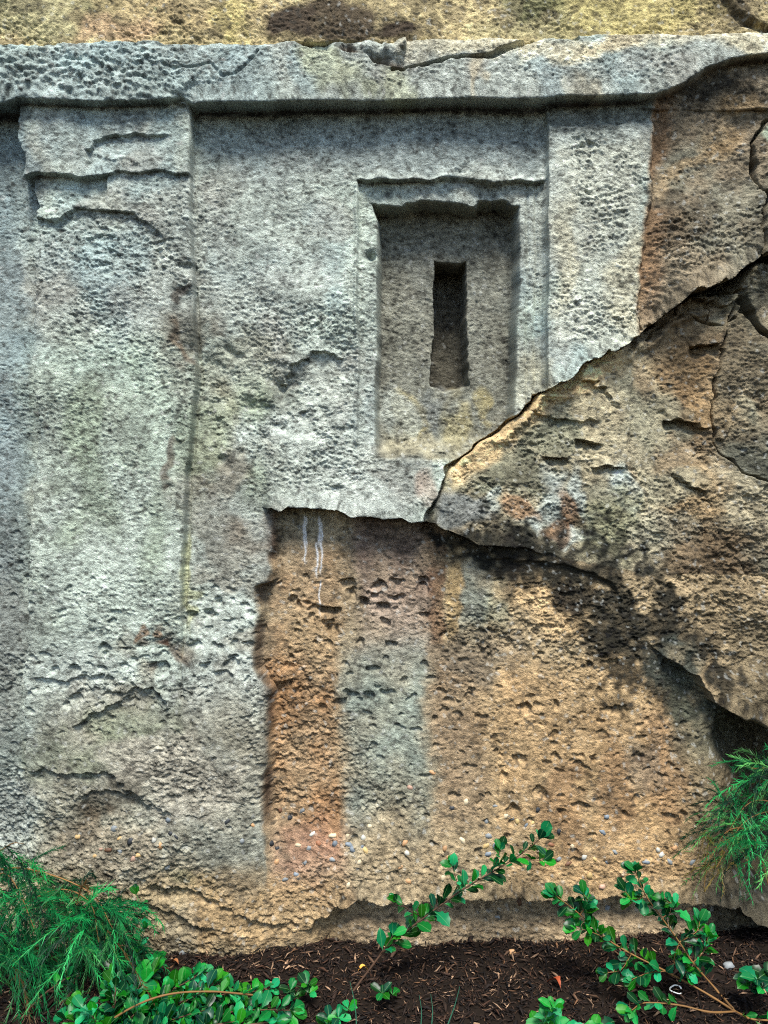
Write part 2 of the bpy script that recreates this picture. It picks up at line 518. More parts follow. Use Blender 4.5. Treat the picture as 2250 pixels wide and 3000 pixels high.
# bulging left foot: layered lips
H += 34 * blob(420, 2480, 420, 200) + 26 * blob(700, 2720, 260, 90) + 20 * blob(560, 2180, 330, 140)
H -= 60 * blob(-20, 2500, 150, 260) + 26 * blob(240, 2400, 110, 70, -25)
for pts, dep, run, a0, a1 in [
    ([(220, 2118), (330, 2062), (390, 2018), (440, 2008), (480, 2036), (500, 2078)], 15, 190, 225, 500),
    ([(85, 2254), (140, 2240), (190, 2260), (230, 2252), (320, 2238), (370, 2275), (440, 2310)], 11, 110, 90, 440),
    ([(240, 2320), (330, 2290), (400, 2300), (470, 2345), (520, 2370)], 10, 150, 240, 520),
    ([(440, 2560), (560, 2580), (680, 2640), (760, 2668), (850, 2700)], 13, 60, 450, 840),
    ([(380, 2600), (480, 2640), (560, 2668), (640, 2690)], 12, 60, 390, 640),
    ([(100, 1975), (200, 1985), (260, 1970), (280, 1985)], 8, 50, 110, 280),
    ([(810, 1118), (840, 1112), (862, 1070), (900, 1036), (930, 1024), (960, 1020), (1000, 1040)], 14, 170, 815, 1005),
    ([(1130, 1300), (1200, 1290), (1300, 1320), (1380, 1300)], 6, 30, 1130, 1380),
    ([(1440, 1262), (1500, 1190), (1560, 1195), (1640, 1230)], 7, 60, 1560, 1760),
    ([(1960, 1215), (2010, 1205), (2070, 1225), (2090, 1250)], 20, 55, 1970, 2095),
    ([(1680, 1300), (1720, 1285), (1765, 1300)], 18, 40, 1690, 1765),
    ([(1740, 1365), (1790, 1360), (1845, 1380)], 14, 40, 1740, 1845),
    ([(1590, 1340), (1640, 1332), (1670, 1350)], 16, 36, 1600, 1668),
    ([(2040, 1000), (2090, 985), (2140, 1010)], 18, 50, 2045, 2130),
    ([(1990, 1395), (2030, 1410), (2080, 1440), (2110, 1490)], 9, 40, 1990, 2110),
    ([(2020, 870), (2080, 860), (2130, 890), (2170, 870)], 14, 50, 2020, 2170),
    ([(1690, 1112), (1730, 1100), (1780, 1130), (1800, 1170)], 10, 60, 1700, 1800),
]:
    lp = cv_v(pts, Uw + 5 * n12, 0)
    d = Vw + 2.0 * n12b - lp
    m = sm(a0 - 8, a0 + 14, U) * (1 - sm(a1 - 20, a1 + 10, U))
    dep = dep * (1.6 if a0 > 1400 else 0.85)
    H -= dep * sm(0, 3.5, d) * (1 - sm(run * 0.25, run, d)) * m
    H += 0.35 * dep * np.exp(-np.clip(-d, 0, 200) / 22.0) * (d < 0) * m

H -= 16 * np.clip(blob(750, 1150, 120, 62, 12) * (0.6 + .55 * n22 + .5 * n45), 0, 2) + 10 * np.clip(blob(640, 1030, 90, 34) * (.5 + .6 * n22 + .4 * n45), 0, 2)
H -= 9 * np.clip(box(580, 1040, 1080, 1460, 60) * (n45 + .6 * n22 - .7), 0, 2)
# --- cracks on the right
CR2 = [(2600, 250), (2250, 345), (2214, 396), (2205, 412), (2214, 520), (2236, 572), (2228, 650), (2222, 738)]
CR3 = [(2170, 838), (2200, 900), (2250, 962), (2420, 1080)]
CR4 = [(2178, 850), (2170, 890), (2150, 930), (2152, 965), (2138, 1000), (2140, 1050), (2120, 1110), (2124, 1150), (2112, 1200), (2130, 1250), (2124, 1290), (2146, 1322), (2170, 1340), (2200, 1376), (2250, 1402), (2460, 1500)]
CR5 = [(1915, 985), (1950, 950), (2010, 925), (2030, 905), (2085, 925), (2140, 940), (2168, 925)]
CR6 = [(2012, 905), (2020, 868), (2060, 838), (2110, 842), (2150, 850), (2178, 846)]
CR7 = [(2085, 925), (2100, 870), (2128, 848)]
CR8 = [(1990, 1392), (2030, 1408), (2052, 1436), (2095, 1440), (2112, 1492)]
for pts, w, dp in [(CR2, 6, 45), (CR3, 13, 60), (CR4, 4.5, 36), (CR5, 3.5, 22), (CR6, 6, 30), (CR7, 2.5, 14), (CR8, 2.5, 10)]:
    d = seg_dist(pts, Uw, Vw, 15)
    H -= dp * (1 - sm(w * 0.4, w * 1.25, d + 1.5 * n22))
    H += 5 * np.exp(-d / 30.0)
H += 16 * blob(2070, 880, 60, 40) * (1 - above)
u4 = cv_u([(838, 2178), (930, 2152), (1000, 2141), (1110, 2121), (1200, 2116), (1290, 2126), (1322, 2142), (1372, 2200), (1402, 2250), (1500, 2460)], Vw, 15)
right4 = cliff(Uw - u4, 8) * sm(820, 860, V) * (1 - sm(1420, 1480, V)) * (1 - above)
H -= 8 * right4

# --- cornice and the natural rock above it
c_top = cv_v([(-500, 128), (0, 124), (250, 118), (440, 108), (480, 121), (700, 120), (800, 118), (860, 112), (1180, 110), (1600, 104), (2050, 92), (2250, 86), (2700, 70)], Uw + 4 * n22b, 80)
c_bot = cv_v([(-500, 288), (0, 291), (80, 300), (250, 306), (470, 301), (505, 296), (530, 306), (560, 300), (600, 297), (1125, 293), (1600, 284), (1920, 281), (1960, 268),
              (2010, 248), (2080, 206), (2150, 182), (2250, 166), (2700, 110)], Us, 80)
in_c = cliff(V + 1.0 * n45 + 1.0 * n22 - c_top, 9) * (1 - cliff(V + 0.9 * n90b + 0.7 * n45 - c_bot + 16, 13))
Hc = 82 + 1.6 * n90 + 0.9 * n45
bev = sm(1480, 1620, U)
Hc = Hc - 34 * bev * (1 - sm(92, 168, V + 6 * n90 - 10 * sm(1800, 2250, U) + 30 * blob(1600, 110, 80, 90)))
Hc = Hc - 10 * (1 - bev) * (1 - sm(0, 26, Vw - c_top))
H = H * (1 - in_c) + Hc * in_c
up = 1 - cliff(V + 1.0 * n45 + 1.0 * n22 - c_top, 9)
H = H * (1 - up) + up * (46 + 10 * n200 + 6 * n90 + 3 * n45)
# rounded arris along the lower edge, broken notch near the left pilaster
H -= 6 * np.exp(-np.clip(c_bot - Vs, 0, 90) / 7.0) * in_c
H -= 44 * blob(pk(530, 80), pk(290, 80, 1500), 34, 18) * in_c * sm(-.6, .5, n22 + n45 + .3)
H -= 14 * blob(pk(560, 80), pk(250, 80, 1500), 90, 26) * in_c * sm(-.3, .9, n45)
# fracture scar and crack at the top of the cornice
scar_b = cv_v([(840, 118), (870, 135), (930, 140), (1000, 150), (1060, 160), (1110, 190), (1150, 202), (1182, 205)], Uw + 3 * n12, 75)
in_scar = in_c * sm(850, 900, U) * (1 - cliff(Uw - pk(1182, 75), 5)) * (1 - cliff(Vw - scar_b, 6))
H -= 30 * in_scar * (0.7 + 0.35 * n22 + 0.3 * n45)
H += 9 * in_scar * cliff(Uw - pk(1120, 75), 5)
CRC = [(1150, 203), (1182, 206), (1260, 178), (1320, 172), (1385, 170), (1440, 162), (1480, 150), (1510, 140), (1530, 124), (1600, 101), (1690, 106)]
d = seg_dist(CRC, Uw, Vw, 78)
H -= 30 * (1 - sm(2.5, 8.5 , d + 1.5 * n22 - 5 * blob(1500, 170, 60, 40)))
H += 7 * np.exp(-((V - pk(150, 78, 1500)) / 26.0) ** 2) * in_c * box(1190, 1460, 90, 170, 20)
d = seg_dist([(480, 182), (520, 200), (560, 196), (620, 190), (660, 230), (690, 225), (735, 165), (745, 150)], Uw, Vw, 78)
H -= 7 * (1 - sm(1, 6, d)) * in_c
# rock under the cornice's curved right end
H += 30 * blob(2200, 250, 200, 60) * (1 - in_c) * (1 - up)
d = seg_dist([(2120, -30), (2140, 30), (2180, 60), (2250, 70), (2330, 80)], Uw, Vw, 50)
H -= 22 * (1 - sm(4, 22, d)) * up

# --- pits (scooped holes with a sharp upper rim)
def pits(n, zone, r0, r1, dep):
    u0, u1, v0, v1 = zone
    for _ in range(n):
        cu, cvv = rng.uniform(u0, u1), rng.uniform(v0, v1)
        r = r0 + (r1 - r0) * rng.random() ** 2.2
        ru, rv = r * rng.uniform(0.75, 1.25), r * rng.uniform(0.65, 1.1)
        ui = np.searchsorted(gu, [cu - 2 * ru, cu + 2 * ru])
        vi = np.searchsorted(gv, [cvv - 2 * rv, cvv + 2 * rv])
        s = (slice(vi[0], vi[1]), slice(ui[0], ui[1]))
        if H[s].size == 0:
            continue
        a = (Uw[s] - cu + 1.5 * n12[s]) / ru
        b = (Vw[s] - cvv + 1.5 * n12b[s]) / rv
        rr = np.sqrt(a * a + b * b) + 0.12 * n22[s]
        # deeper at the top, running out towards the bottom
        H[s] -= dep * r * (1 - sm(0.65, 1.05, rr)) * np.clip(0.75 - 0.55 * b, 0.15, 1.2)


pits(60, (800, 1270, 1700, 2080), 10, 28, 0.85)
pits(40, (560, 800, 1750, 2050), 8, 22, 0.7)
pits(30, (60, 500, 1850, 2050), 8, 24, 0.7)
pits(50, (1450, 2000, 2050, 2400), 8, 22, 0.8)
pits(150, (800, 1500, 1680, 2560), 5, 16, 0.65)
pits(190, (1250, 2060, 1850, 2600), 5, 17, 0.7)
pits(120, (60, 760, 1700, 2120), 5, 17, 0.5)
pits(160, (60, 780, 2080, 2560), 4, 14, 0.5)
pits(90, (1880, 2250, 1000, 1900), 5, 16, 0.5)
pits(60, (1500, 1870, 1150, 1600), 5, 15, 0.5)
pits(16, (1110, 1270, 860, 1130), 3, 7, 0.6)
pits(22, (1375, 1500, 850, 1120), 3, 7, 0.6)
pits(70, (850, 1300, 2300, 2560), 6, 18, 0.5)
pits(40, (0, 100, 1500, 2300), 5, 14, 0.5)
pits(120, (1850, 2250, 300, 1000), 4, 12, 0.45)

# --- stone grain: how rough each zone is
coarse = np.clip(
    0.95 * box(1640, 1900, 420, 1000, 40) + 0.55 * box(100, 560, 620, 1000, 60) + 0.5 * box(560, 1050, 900, 1450, 90)
    + 0.8 * box(1300, 2300, 1120, 2000, 120) + 0.75 * box(1900, 2300, 450, 1000, 60) + 0.55 * box(-80, 1000, 1850, 2800, 120)
    + 0.5 * box(1000, 2100, 2100, 2760, 120) + 0.5 * box(-80, 560, 100, 300, 20) + 0.35 - 0.45 * box(830, 1500, 1480, 2560, 60) * sm(-.6, .6, n200) - 0.25 * box(1250, 2050, 1950, 2700, 80), 0.12, 1.2)
smooth = np.clip(0.85 * in_nt * nfloor + 0.7 * in_fr + 0.6 * box(560, 1600, 320, 520, 40) + 0.5 * box(800, 1080, 1500, 1720, 50) + 0.55 * box(120, 520, 1300, 1680, 60)
                 + 0.5 * in_c * box(600, 2300, 60, 330, 30), 0, 0.9)
patch = sm(-0.9, 0.7, noise(130, 90) + 0.5 * n45b)
amp = coarse * (1 - 0.8 * smooth) * (0.30 + 0.75 * patch)
ridge = (0.8 - np.abs(noise(26, 18))) * 1.0
bump = np.abs(noise(17, 12))
lump = np.clip(coarse - 0.45, 0, 1) * 1.5
H += amp * (0.25 + 0.9 * lump) * (0.5 * ridge + 1.0 * bump + 0.7 * n12)
H += (0.5 + 0.5 * amp) * (0.75 + 0.35 * patch) * (0.75 * nfine + 1.35 * nvf + 0.9 * rng.standard_normal(H.shape).astype(np.float32))
# horizontal trowel drag
H += 0.25 * noise(34, 5) * (0.5 + 0.5 * smooth)
# small spalls: contour cliffs of a soft noise
for cell, thr, dep, zn in [(70, 0.7, 5, None), (46, 0.9, 5, None), (110, 0.75, 7, None)]:
    f = noise(cell * 1.35, cell) + 0.45 * n22 + 0.25 * n12
    H -= dep * sm(thr, thr + 0.10, f) * (1 - 0.6 * sm(thr + .1, thr + 1.2, f)) * np.clip(lump, 0, 1) * patch * (1 - in_c * 0.8) * (1 - smooth)
# dimpled, picked surface at the cornice's left end
dim = noise(10, 6.5)
H += 2.6 * dim * in_c * (1 - sm(430, 560, U))

# ------------------------------------------------------------------ colours of the stone (pigment and stains, plus some painted light and shade)
UA = 1125 + (U - 1125) / (1 - H / 2270.0)      # where each point is seen in the photograph
VA = 1500 + (V - 1500) / (1 - H / 2270.0)
Ud = UA + 16 * n90 + 8 * n22
Vd = VA + 16 * n90b + 8 * n22b
C = np.empty((NV, NU, 3), dtype=np.float32)
C[:] = srgb((172, 178, 171))


def paint(c, m):
    m = np.clip(m, 0, 1)[..., None].astype(np.float32)
    C[:] = C * (1 - m) + srgb(c) * m


def rect(u0, u1, v0, v1, s=40):
    return sm(u0 - s, u0 + s, Ud) * (1 - sm(u1 - s, u1 + s, Ud)) * sm(v0 - s, v0 + s, Vd) * (1 - sm(v1 - s, v1 + s, Vd))


def spot(cx, cy, rx, ry, rot=0.0, hard=0.35):
    c, s = math.cos(math.radians(rot)), math.sin(math.radians(rot))
    du, dv = Ud - cx, Vd - cy
    r = np.sqrt(((du * c + dv * s) / rx) ** 2 + ((-du * s + dv * c) / ry) ** 2)
    return 1 - sm(1 - hard, 1 + hard, r + 0.14 * n45 + 0.08 * n22)


p1, p2, p3 = noise(160), noise(70), noise(120, 300)
paint((176, 190, 178), 0.7 * sm(-0.3, 1.2, p1))
paint((138, 160, 164), 0.6 * sm(0.1, 1.3, p2) * (1 - sm(900, 1500, V)))
paint((150, 140, 130), 0.4 * sm(0.4, 1.4, noise(60)))
# left strip: blue grey
paint((112, 130, 138), 0.75 * (1 - sm(80, 130, Ud)) * rect(-600, 110, 250, 1700, 50))
paint((108, 112, 110), 0.6 * rect(-600, 90, 1500, 2400, 60))
# pilaster: pale green lower half
paint((172, 190, 168), 0.6 * rect(110, 520, 1000, 1900, 120))
paint((180, 190, 184), 0.5 * spot(300, 1650, 170, 330))
paint((140, 165, 170), 0.5 * spot(300, 400, 160, 90) + 0.45 * spot(230, 720, 120, 120))
# panel
paint((136, 150, 154), 0.6 * rect(580, 1590, 330, 520, 50))
paint((178, 184, 178), 0.5 * spot(800, 640, 190, 170) + 0.5 * spot(880, 850, 150, 80))
paint((150, 145, 120), 0.55 * spot(690, 1090, 150, 90) + 0.5 * spot(620, 1300, 60, 160))
paint((178, 186, 176), 0.6 * spot(940, 1150, 100, 100) + 0.5 * spot(950, 1330, 200, 110))
paint((120, 126, 112), 0.5 * spot(760, 1170, 110, 60) + 0.35 * spot(740, 1380, 120, 100))
# cornice
paint((150, 174, 178), 0.55 * rect(-500, 800, 100, 310, 30))
paint((176, 178, 140), 0.7 * spot(960, 215, 90, 60) + 0.6 * spot(1170, 250, 50, 60))
paint((128, 150, 160), 0.45 * spot(1640, 230, 60, 70) + 0.35 * spot(690, 200, 60, 70))
paint((222, 208, 172), 0.9 * rect(1150, 2300, 86, 158, 14) * sm(-.9, .6, n90))  # upward bevel: its brighter daylight painted in as cream
paint((190, 165, 120), 0.5 * spot(1800, 130, 120, 30) + 0.5 * spot(1420, 230, 16, 50) + 0.4 * spot(1710, 250, 36, 60))
paint((92, 76, 62), 0.95 * in_scar * sm(-1.1, .2, n45))
# natural rock over the cornice
cup = up
paint((206, 180, 118), 0.95 * cup)
paint((206, 176, 116), cup * 0.8 * spot(420, 60, 420, 60))
paint((176, 168, 118), cup * (0.8 * spot(90, 40, 160, 70) + 0.6 * spot(1640, 70, 200, 80)))
paint((78, 64, 50), cup * (0.95 * spot(1000, 60, 190, 60) + 0.7 * spot(1190, 90, 70, 40) + 0.8 * spot(2150, 40, 90, 60) + .5 * spot(860, 90, 60, 60)))
paint((200, 180, 96), cup * (0.7 * spot(700, 60, 60, 60) + 0.75 * spot(1840, 60, 220, 70)))
paint((110, 112, 70), cup * (0.75 * spot(1560, 20, 90, 50) + 0.35 * spot(280, 20, 60, 50)))
paint((186, 140, 108), cup * 0.5 * spot(330, 90, 120, 40))
paint((90, 78, 58), cup * 0.55 * sm(0.5, 1.2, n22 + 0.7 * n45))
# niche: neutral grey-brown
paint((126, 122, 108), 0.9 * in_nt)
paint((84, 74, 60), 0.75 * in_sl)  # slot painted darker, standing in for the shade inside it
paint((176, 158, 96), in_nt * (0.7 * spot(1215, 1210, 40, 60) + 0.7 * spot(1330, 1240, 40, 60) + 0.7 * spot(1415, 1195, 24, 60)))
paint((178, 184, 176), 0.7 * spot(1180, 1210, 40, 70))
paint((104, 112, 118), in_nt * 0.5 * spot(1275, 1210, 40, 60))
paint((176, 160, 116), 0.4 * spot(1260, 1310, 140, 40))
paint((120, 126, 120), 0.5 * spot(1200, 1390, 100, 50))
paint((160, 130, 112), 0.6 * spot(1270, 1420, 40, 60, 30))
# right pilaster
paint((182, 182, 166), 0.75 * rect(1620, 1880, 420, 1000, 30) * above)
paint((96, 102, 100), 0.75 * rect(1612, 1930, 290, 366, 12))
paint((190, 176, 140), 0.5 * spot(1640, 750, 50, 120) + 0.55 * spot(1840, 820, 60, 160) + 0.5 * spot(1560, 1120, 60, 80))
# right rock
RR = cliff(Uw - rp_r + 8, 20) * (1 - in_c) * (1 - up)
paint((140, 118, 88), 0.92 * RR * (1 - sm(900, 1300, V)))
paint((150, 108, 66), RR * 0.7 * (1 - sm(30, 80, Uw - rp_r)) * (1 - sm(800, 1000, V)))
paint((128, 128, 112), RR * (0.7 * spot(2020, 480, 110, 80, -30) + 0.6 * spot(2120, 650, 90, 120)))
paint((178, 144, 96), RR * (0.8 * spot(2180, 335, 90, 40) + 0.6 * spot(2050, 480, 120, 30, -25) + 0.5 * spot(2100, 420, 60, 40)))
paint((178, 196, 170), RR * 0.8 * spot(2240, 420, 26, 30))
paint((92, 72, 50), RR * (0.55 * spot(2000, 650, 90, 80) + 0.6 * spot(1960, 1080, 70, 130)))
paint((70, 66, 56), RR * 0.8 * spot(2080, 290, 160, 34))  # shadow under the cornice's curved end, painted on the rock
# below the crack
LR = np.clip(low_r + sm(1560, 1620, V) * sm(1250, 1400, U), 0, 1)
paint((166, 148, 112), 0.88 * LR)
paint((126, 126, 106), 0.6 * LR * sm(-.1, 1.0, noise(90, 120) + .4 * n45))
paint((116, 92, 62), 0.5 * LR * sm(.3, 1.2, noise(80, 110) + .4 * n45b))
paint((190, 174, 136), 0.72 * LR * rect(1330, 1850, 1060, 1400, 40) * sm(-1.2, .5, n45 + n90))
paint((134, 104, 68), 0.6 * LR * cliff(Uw - rp_r, 14) * (1 - sm(1380, 1480, V)) * sm(-1.4, .3, n45 + n90b))
paint((226, 186, 122), 0.95 * cliff(sC, 6) * (1 - sm(60, 110, sC)) * on_r * sm(1300, 1340, U) * (1 - sm(1800, 1880, U)))  # sunlit ledge along the crack: the light is painted in as cream
paint((120, 122, 100), 0.7 * LR * (spot(1470, 1400, 140, 50) + spot(1620, 1290, 100, 60)))
paint((112, 120, 124), 0.75 * LR * (spot(1340, 1480, 90, 50, 20)))
paint((190, 200, 194), LR * (0.9 * spot(1620, 1440, 44, 70) + 0.9 * spot(1692, 1440, 32, 70) + 0.95 * spot(1812, 1440, 40, 70) + 0.8 * spot(1560, 1520, 60, 44) + .7 * spot(1640, 1560, 90, 24) + .6 * spot(1450, 1470, 30, 40)) * sm(-1.3, .2, n45))
paint((158, 110, 66), LR * (0.8 * spot(1645, 1480, 30, 70) + 0.7 * spot(1520, 1490, 40, 40) + 0.75 * spot(1610, 1560, 50, 24)))
paint((142, 140, 102), 0.7 * LR * spot(1760, 1530, 90, 90))
paint((136, 104, 62), 0.7 * LR * (spot(1990, 1100, 90, 130) + spot(2050, 1660, 130, 120)))
paint((176, 138, 84), 0.6 * LR * (spot(2080, 1200, 60, 90) + spot(2030, 1450, 90, 90)))
paint((158, 150, 122), 0.75 * LR * (spot(1930, 1230, 70, 80) + spot(1960, 1420, 110, 50)))
paint((104, 102, 86), 0.42 * right4 * sm(-1.2, .4, n45 + n90))
paint((84, 88, 78), 0.75 * rect(2130, 2800, 1300, 1560, 30) * (1 - sm(0, 60, u4 - Ud)) + 0.5 * rect(2200, 2800, 500, 900, 20))
paint((166, 160, 136), 0.6 * LR * spot(1940, 1560, 110, 60))
paint((74, 64, 48), 0.4 * LR * sm(0.5, 1.3, p2))
paint((116, 94, 68), 0.65 * LR * rect(1960, 2800, 1560, 2060, 60))
paint((84, 86, 74), 0.6 * rect(2190, 2800, 1620, 2000, 40))

# bay: vertical water streaks
BY = sm(-6, 12, Uw - groove) * bel
wander = 11 * noise(60, 260) + 9 * n90 + 5 * n22 + 3 * n12
S = lambda a, b, s=30: sm(a - s, a + s, UA + wander) * (1 - sm(b - s, b + s, UA + wander)) * np.clip(0.85 + 0.16 * n45 + 0.12 * p3, .3, 1.05)
dn = lambda a, b, s=60: sm(a - s, a + s, Vd) * (1 - sm(b - s, b + s, Vd))
paint((166, 140, 100), BY * 0.9)
paint((140, 128, 104), BY * 0.8 * S(800, 960) * dn(1480, 1660))
paint((122, 96, 86), BY * 0.8 * S(1030, 1260) * dn(1450, 1760))
paint((156, 132, 116), BY * 0.75 * S(1060, 1250) * dn(1720, 1960))
paint((166, 120, 70), 1.1 * BY * S(795, 1005, 40) * dn(1640, 2520, 120) * (0.72 + 0.18 * n90 + 0.08 * n22))
paint((172, 144, 100), BY * 0.6 * S(830, 1000) * dn(1780, 1930))
paint((134, 146, 136), BY * 1.0 * S(1030, 1250, 40) * dn(1900, 2420, 110))
paint((108, 108, 100), BY * 0.5 * S(1020, 1080) * dn(2000, 2500, 80))
paint((112, 72, 44), BY * 0.65 * S(1245, 1290, 10) * dn(1560, 1900))
paint((176, 142, 84), BY * 0.7 * S(1300, 1355, 8) * dn(1600, 1860))
paint((124, 134, 126), BY * 0.75 * S(1360, 1420, 10) * dn(1650, 1860))
paint((140, 142, 118), BY * 0.6 * S(1410, 1480, 12) * dn(1680, 1860))
paint((146, 116, 84), BY * 0.7 * S(1255, 1430) * dn(1900, 2450, 80))
paint((198, 152, 90), BY * 0.8 * S(1440, 2050, 80) * dn(1950, 2600, 80))
paint((206, 166, 108), BY * 0.7 * (spot(1600, 1760, 160, 80, 25) + spot(1780, 1980, 130, 90, 30)))
paint((150, 108, 64), BY * 0.6 * (spot(1640, 2350, 50, 120) + spot(1800, 2300, 60, 160) + spot(1950, 2250, 70, 160)))
paint((118, 106, 90), BY * 0.55 * (spot(1880, 2240, 50, 90) + spot(1380, 1930, 140, 60)))
paint((150, 104, 84), BY * 0.6 * S(800, 1010) * dn(2420, 2640, 50))
paint((178, 150, 108), BY * 0.6 * S(1060, 1450, 60) * dn(2420, 2640, 60))
# dark rusty wash in the groove
paint((72, 50, 38), 0.85 * np.exp(-((UA - (cv_u([(1470, 785), (1560, 792), (1690, 776), (1716, 752), (1960, 744), (2000, 770), (2100, 778), (2240, 775), (2420, 768), (2600, 775)], VA) + 12)) / 20) ** 2)
      * dn(1520, 2400, 50) * sm(-1.2, .6, n45 + .8 * n90b))
paint((104, 74, 54), 0.6 * rect(690, 790, 1480, 1640, 30) * sm(-.4, .8, n45))
paint((92, 66, 50), 0.75 * (spot(540, 1030, 30, 80) + spot(520, 1340, 20, 130) + spot(500, 1930, 60, 60) + spot(440, 1860, 50, 40) + spot(556, 870, 24, 30)) * sm(-.9, .5, n22 + n45))
paint((146, 104, 66), 0.8 * (spot(392, 1858, 12, 26) + spot(435, 1850, 18, 14)))
paint((168, 168, 110), 0.6 * spot(540, 1690, 16, 160))
# black lichen and damp, with concave shade painted in, sweeping down to the right
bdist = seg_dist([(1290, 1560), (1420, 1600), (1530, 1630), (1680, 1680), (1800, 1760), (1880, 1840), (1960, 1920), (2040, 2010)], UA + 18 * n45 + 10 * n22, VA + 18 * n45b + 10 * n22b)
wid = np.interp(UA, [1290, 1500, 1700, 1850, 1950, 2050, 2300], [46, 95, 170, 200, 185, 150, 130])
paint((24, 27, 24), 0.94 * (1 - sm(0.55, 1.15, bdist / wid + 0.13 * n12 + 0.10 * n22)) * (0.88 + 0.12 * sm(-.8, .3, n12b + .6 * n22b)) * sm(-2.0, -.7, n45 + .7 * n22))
paint((42, 36, 30), 0.8 * (spot(1480, 1650, 60, 90) + spot(1650, 1745, 60, 40, 25)) * sm(-.6, .5, n22 + n45))
paint((70, 80, 74), 0.6 * spot(1960, 1950, 70, 60))
paint((80, 68, 48), 0.8 * und * sm(2060, 2120, V) + 0.4 * rect(2010, 2800, 2100, 2650, 70))  # shade of the overhang put into the hollow's colour
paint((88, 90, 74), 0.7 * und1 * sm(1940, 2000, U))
paint((78, 70, 52), 0.5 * rect(2130, 2800, 1800, 2110, 40))
paint((66, 66, 58), 0.6 * rect(2080, 2800, 2580, 2900, 40))
# left foot
LF = (1 - sm(-6, 10, Uw - groove)) * sm(1950, 2150, Vd)
paint((156, 148, 128), 0.8 * LF * sm(60, 140, Ud))
paint((112, 104, 86), 0.5 * LF * sm(0, 1.2, p2 + .4 * n45))
paint((124, 132, 104), LF * (0.75 * spot(400, 2090, 150, 60, -12) + 0.6 * spot(180, 2200, 100, 80)))
paint((92, 84, 70), LF * (0.75 * spot(330, 2340, 110, 50, -25) + 0.6 * spot(230, 2420, 60, 50)))
paint((188, 176, 158), LF * 0.6 * spot(520, 2280, 160, 120))
paint((174, 146, 100), 0.8 * LF * sm(2480, 2640, Vd))
paint((158, 132, 100), 0.5 * LF * spot(330, 2470, 180, 70))
paint((84, 92, 60), 0.5 * spot(560, 2600, 70, 30, 20))
paint((176, 138, 84), 0.7 * rect(560, 1020, 2580, 2800, 40))
# base course
paint((172, 142, 104), 0.85 * bf * sm(960, 1040, U) * (1 - sm(2040, 2140, U)))
brn = np.clip(rect(560, 800, 1280, 1980, 60) * 0.7 + rect(300, 560, 1780, 2060, 60) * 0.7 + rect(480, 680, 930, 1180, 50) * 0.8 + rect(640, 860, 1050, 1240, 40) * 0.4, 0, 1)
paint((116, 98, 76), brn * sm(-.5, 1.0, n45 + .8 * n90 + .4 * n22) * 0.75)
grn = rect(100, 560, 1050, 1700, 80) + rect(560, 800, 1100, 1450, 60)
paint((142, 158, 124), 0.45 * np.clip(grn, 0, 1) * sm(0, 1.1, noise(60, 130)))
paint((108, 114, 110), 0.28 * sm(.5, 1.5, noise(55, 80) + .4 * n22) * (1 - LR) * (1 - BY) * (U < 1900) * (1 - up))
# generic mottling
grit = 0.15 * nfine + 0.15 * rng.standard_normal(H.shape).astype(np.float32) + 0.10 * noise(7, 5)
C *= np.clip(1 + 0.07 * p2 + 0.07 * n22 + 0.10 * n12 + grit + 0.06 * p3, 0.15, 2)[..., None]
C *= np.array([1.01, 1.035, 0.93], dtype=np.float32)
paint((60, 56, 50), 0.35 * sm(1.5, 2.0, noise(9)))
paint((60, 58, 50), 0.6 * sm(1.1, 1.9, noise(6, 5)))
paint((206, 208, 196), 0.3 * sm(1.4, 2.2, noise(6)))
# white lime runs under the slab
for uu, v0, v1, w in [(892, 1512, 1650, 2.6), (897, 1514, 1600, 2.0), (935, 1515, 1600, 3.4), (928, 1590, 1690, 2.8), (941, 1530, 1680, 2.2), (938, 1700, 1800, 1.8), (862, 1502, 1530, 2.0)]:
    ln = np.exp(-((UA - uu - 1.6 * n22 - 1.0 * n12) / (1.0 * w)) ** 2) * sm(v0 - 5, v0 + 5, VA) * (1 - sm(v1 - 20, v1 + 10, VA))
    paint((244, 242, 234), 1.0 * ln * sm(-1.6, -.4, n12b + .6))
g_ = C.mean(-1, keepdims=True)
C = g_ + (C - g_) * 0.74
gs = np.maximum(np.abs(np.gradient(H, axis=0)), np.abs(np.gradient(H, axis=1)))
steep = sm(8, 18, gs)[..., None]
Cb = C.copy()
for ax in (0, 1):
    Cb = sum(np.roll(Cb, k, axis=ax) for k in range(-5, 6)) / 11.0
C = C * (1 - steep) + Cb * steep
C = np.clip(C, 0.012, 0.75)

# ------------------------------------------------------------------ split the relief into its parts
X = (U - 1125) * MM
Z = CAM_H + (1500 - V) * MM
# broken ledges are undercut: their lips hang a little below the root
drop = np.zeros_like(H)
for k in range(1, 13):
    drop[:-k] += np.clip(H[:-k] - H[k:] - 3, 0, 120)
drop /= 12.0
drop *= 1 - 0.7 * box(1060, 1560, 540, 1250, 20)
drop = sum(np.roll(drop, k, axis=1) for k in range(-6, 7)) / 13.0
drop[:12] = 0
Z = Z - 0.34 * drop * MM
Y = -H * MM
# turn the outer rim back so that the wall is a thick mass
for sl_ in [np.s_[0, :], np.s_[:, 0], np.s_[:, -1]]:
    Y[sl_] = 0.8
co = np.stack([X, Y, Z], -1).reshape(-1, 3)
rgb = C.reshape(-1, 3)

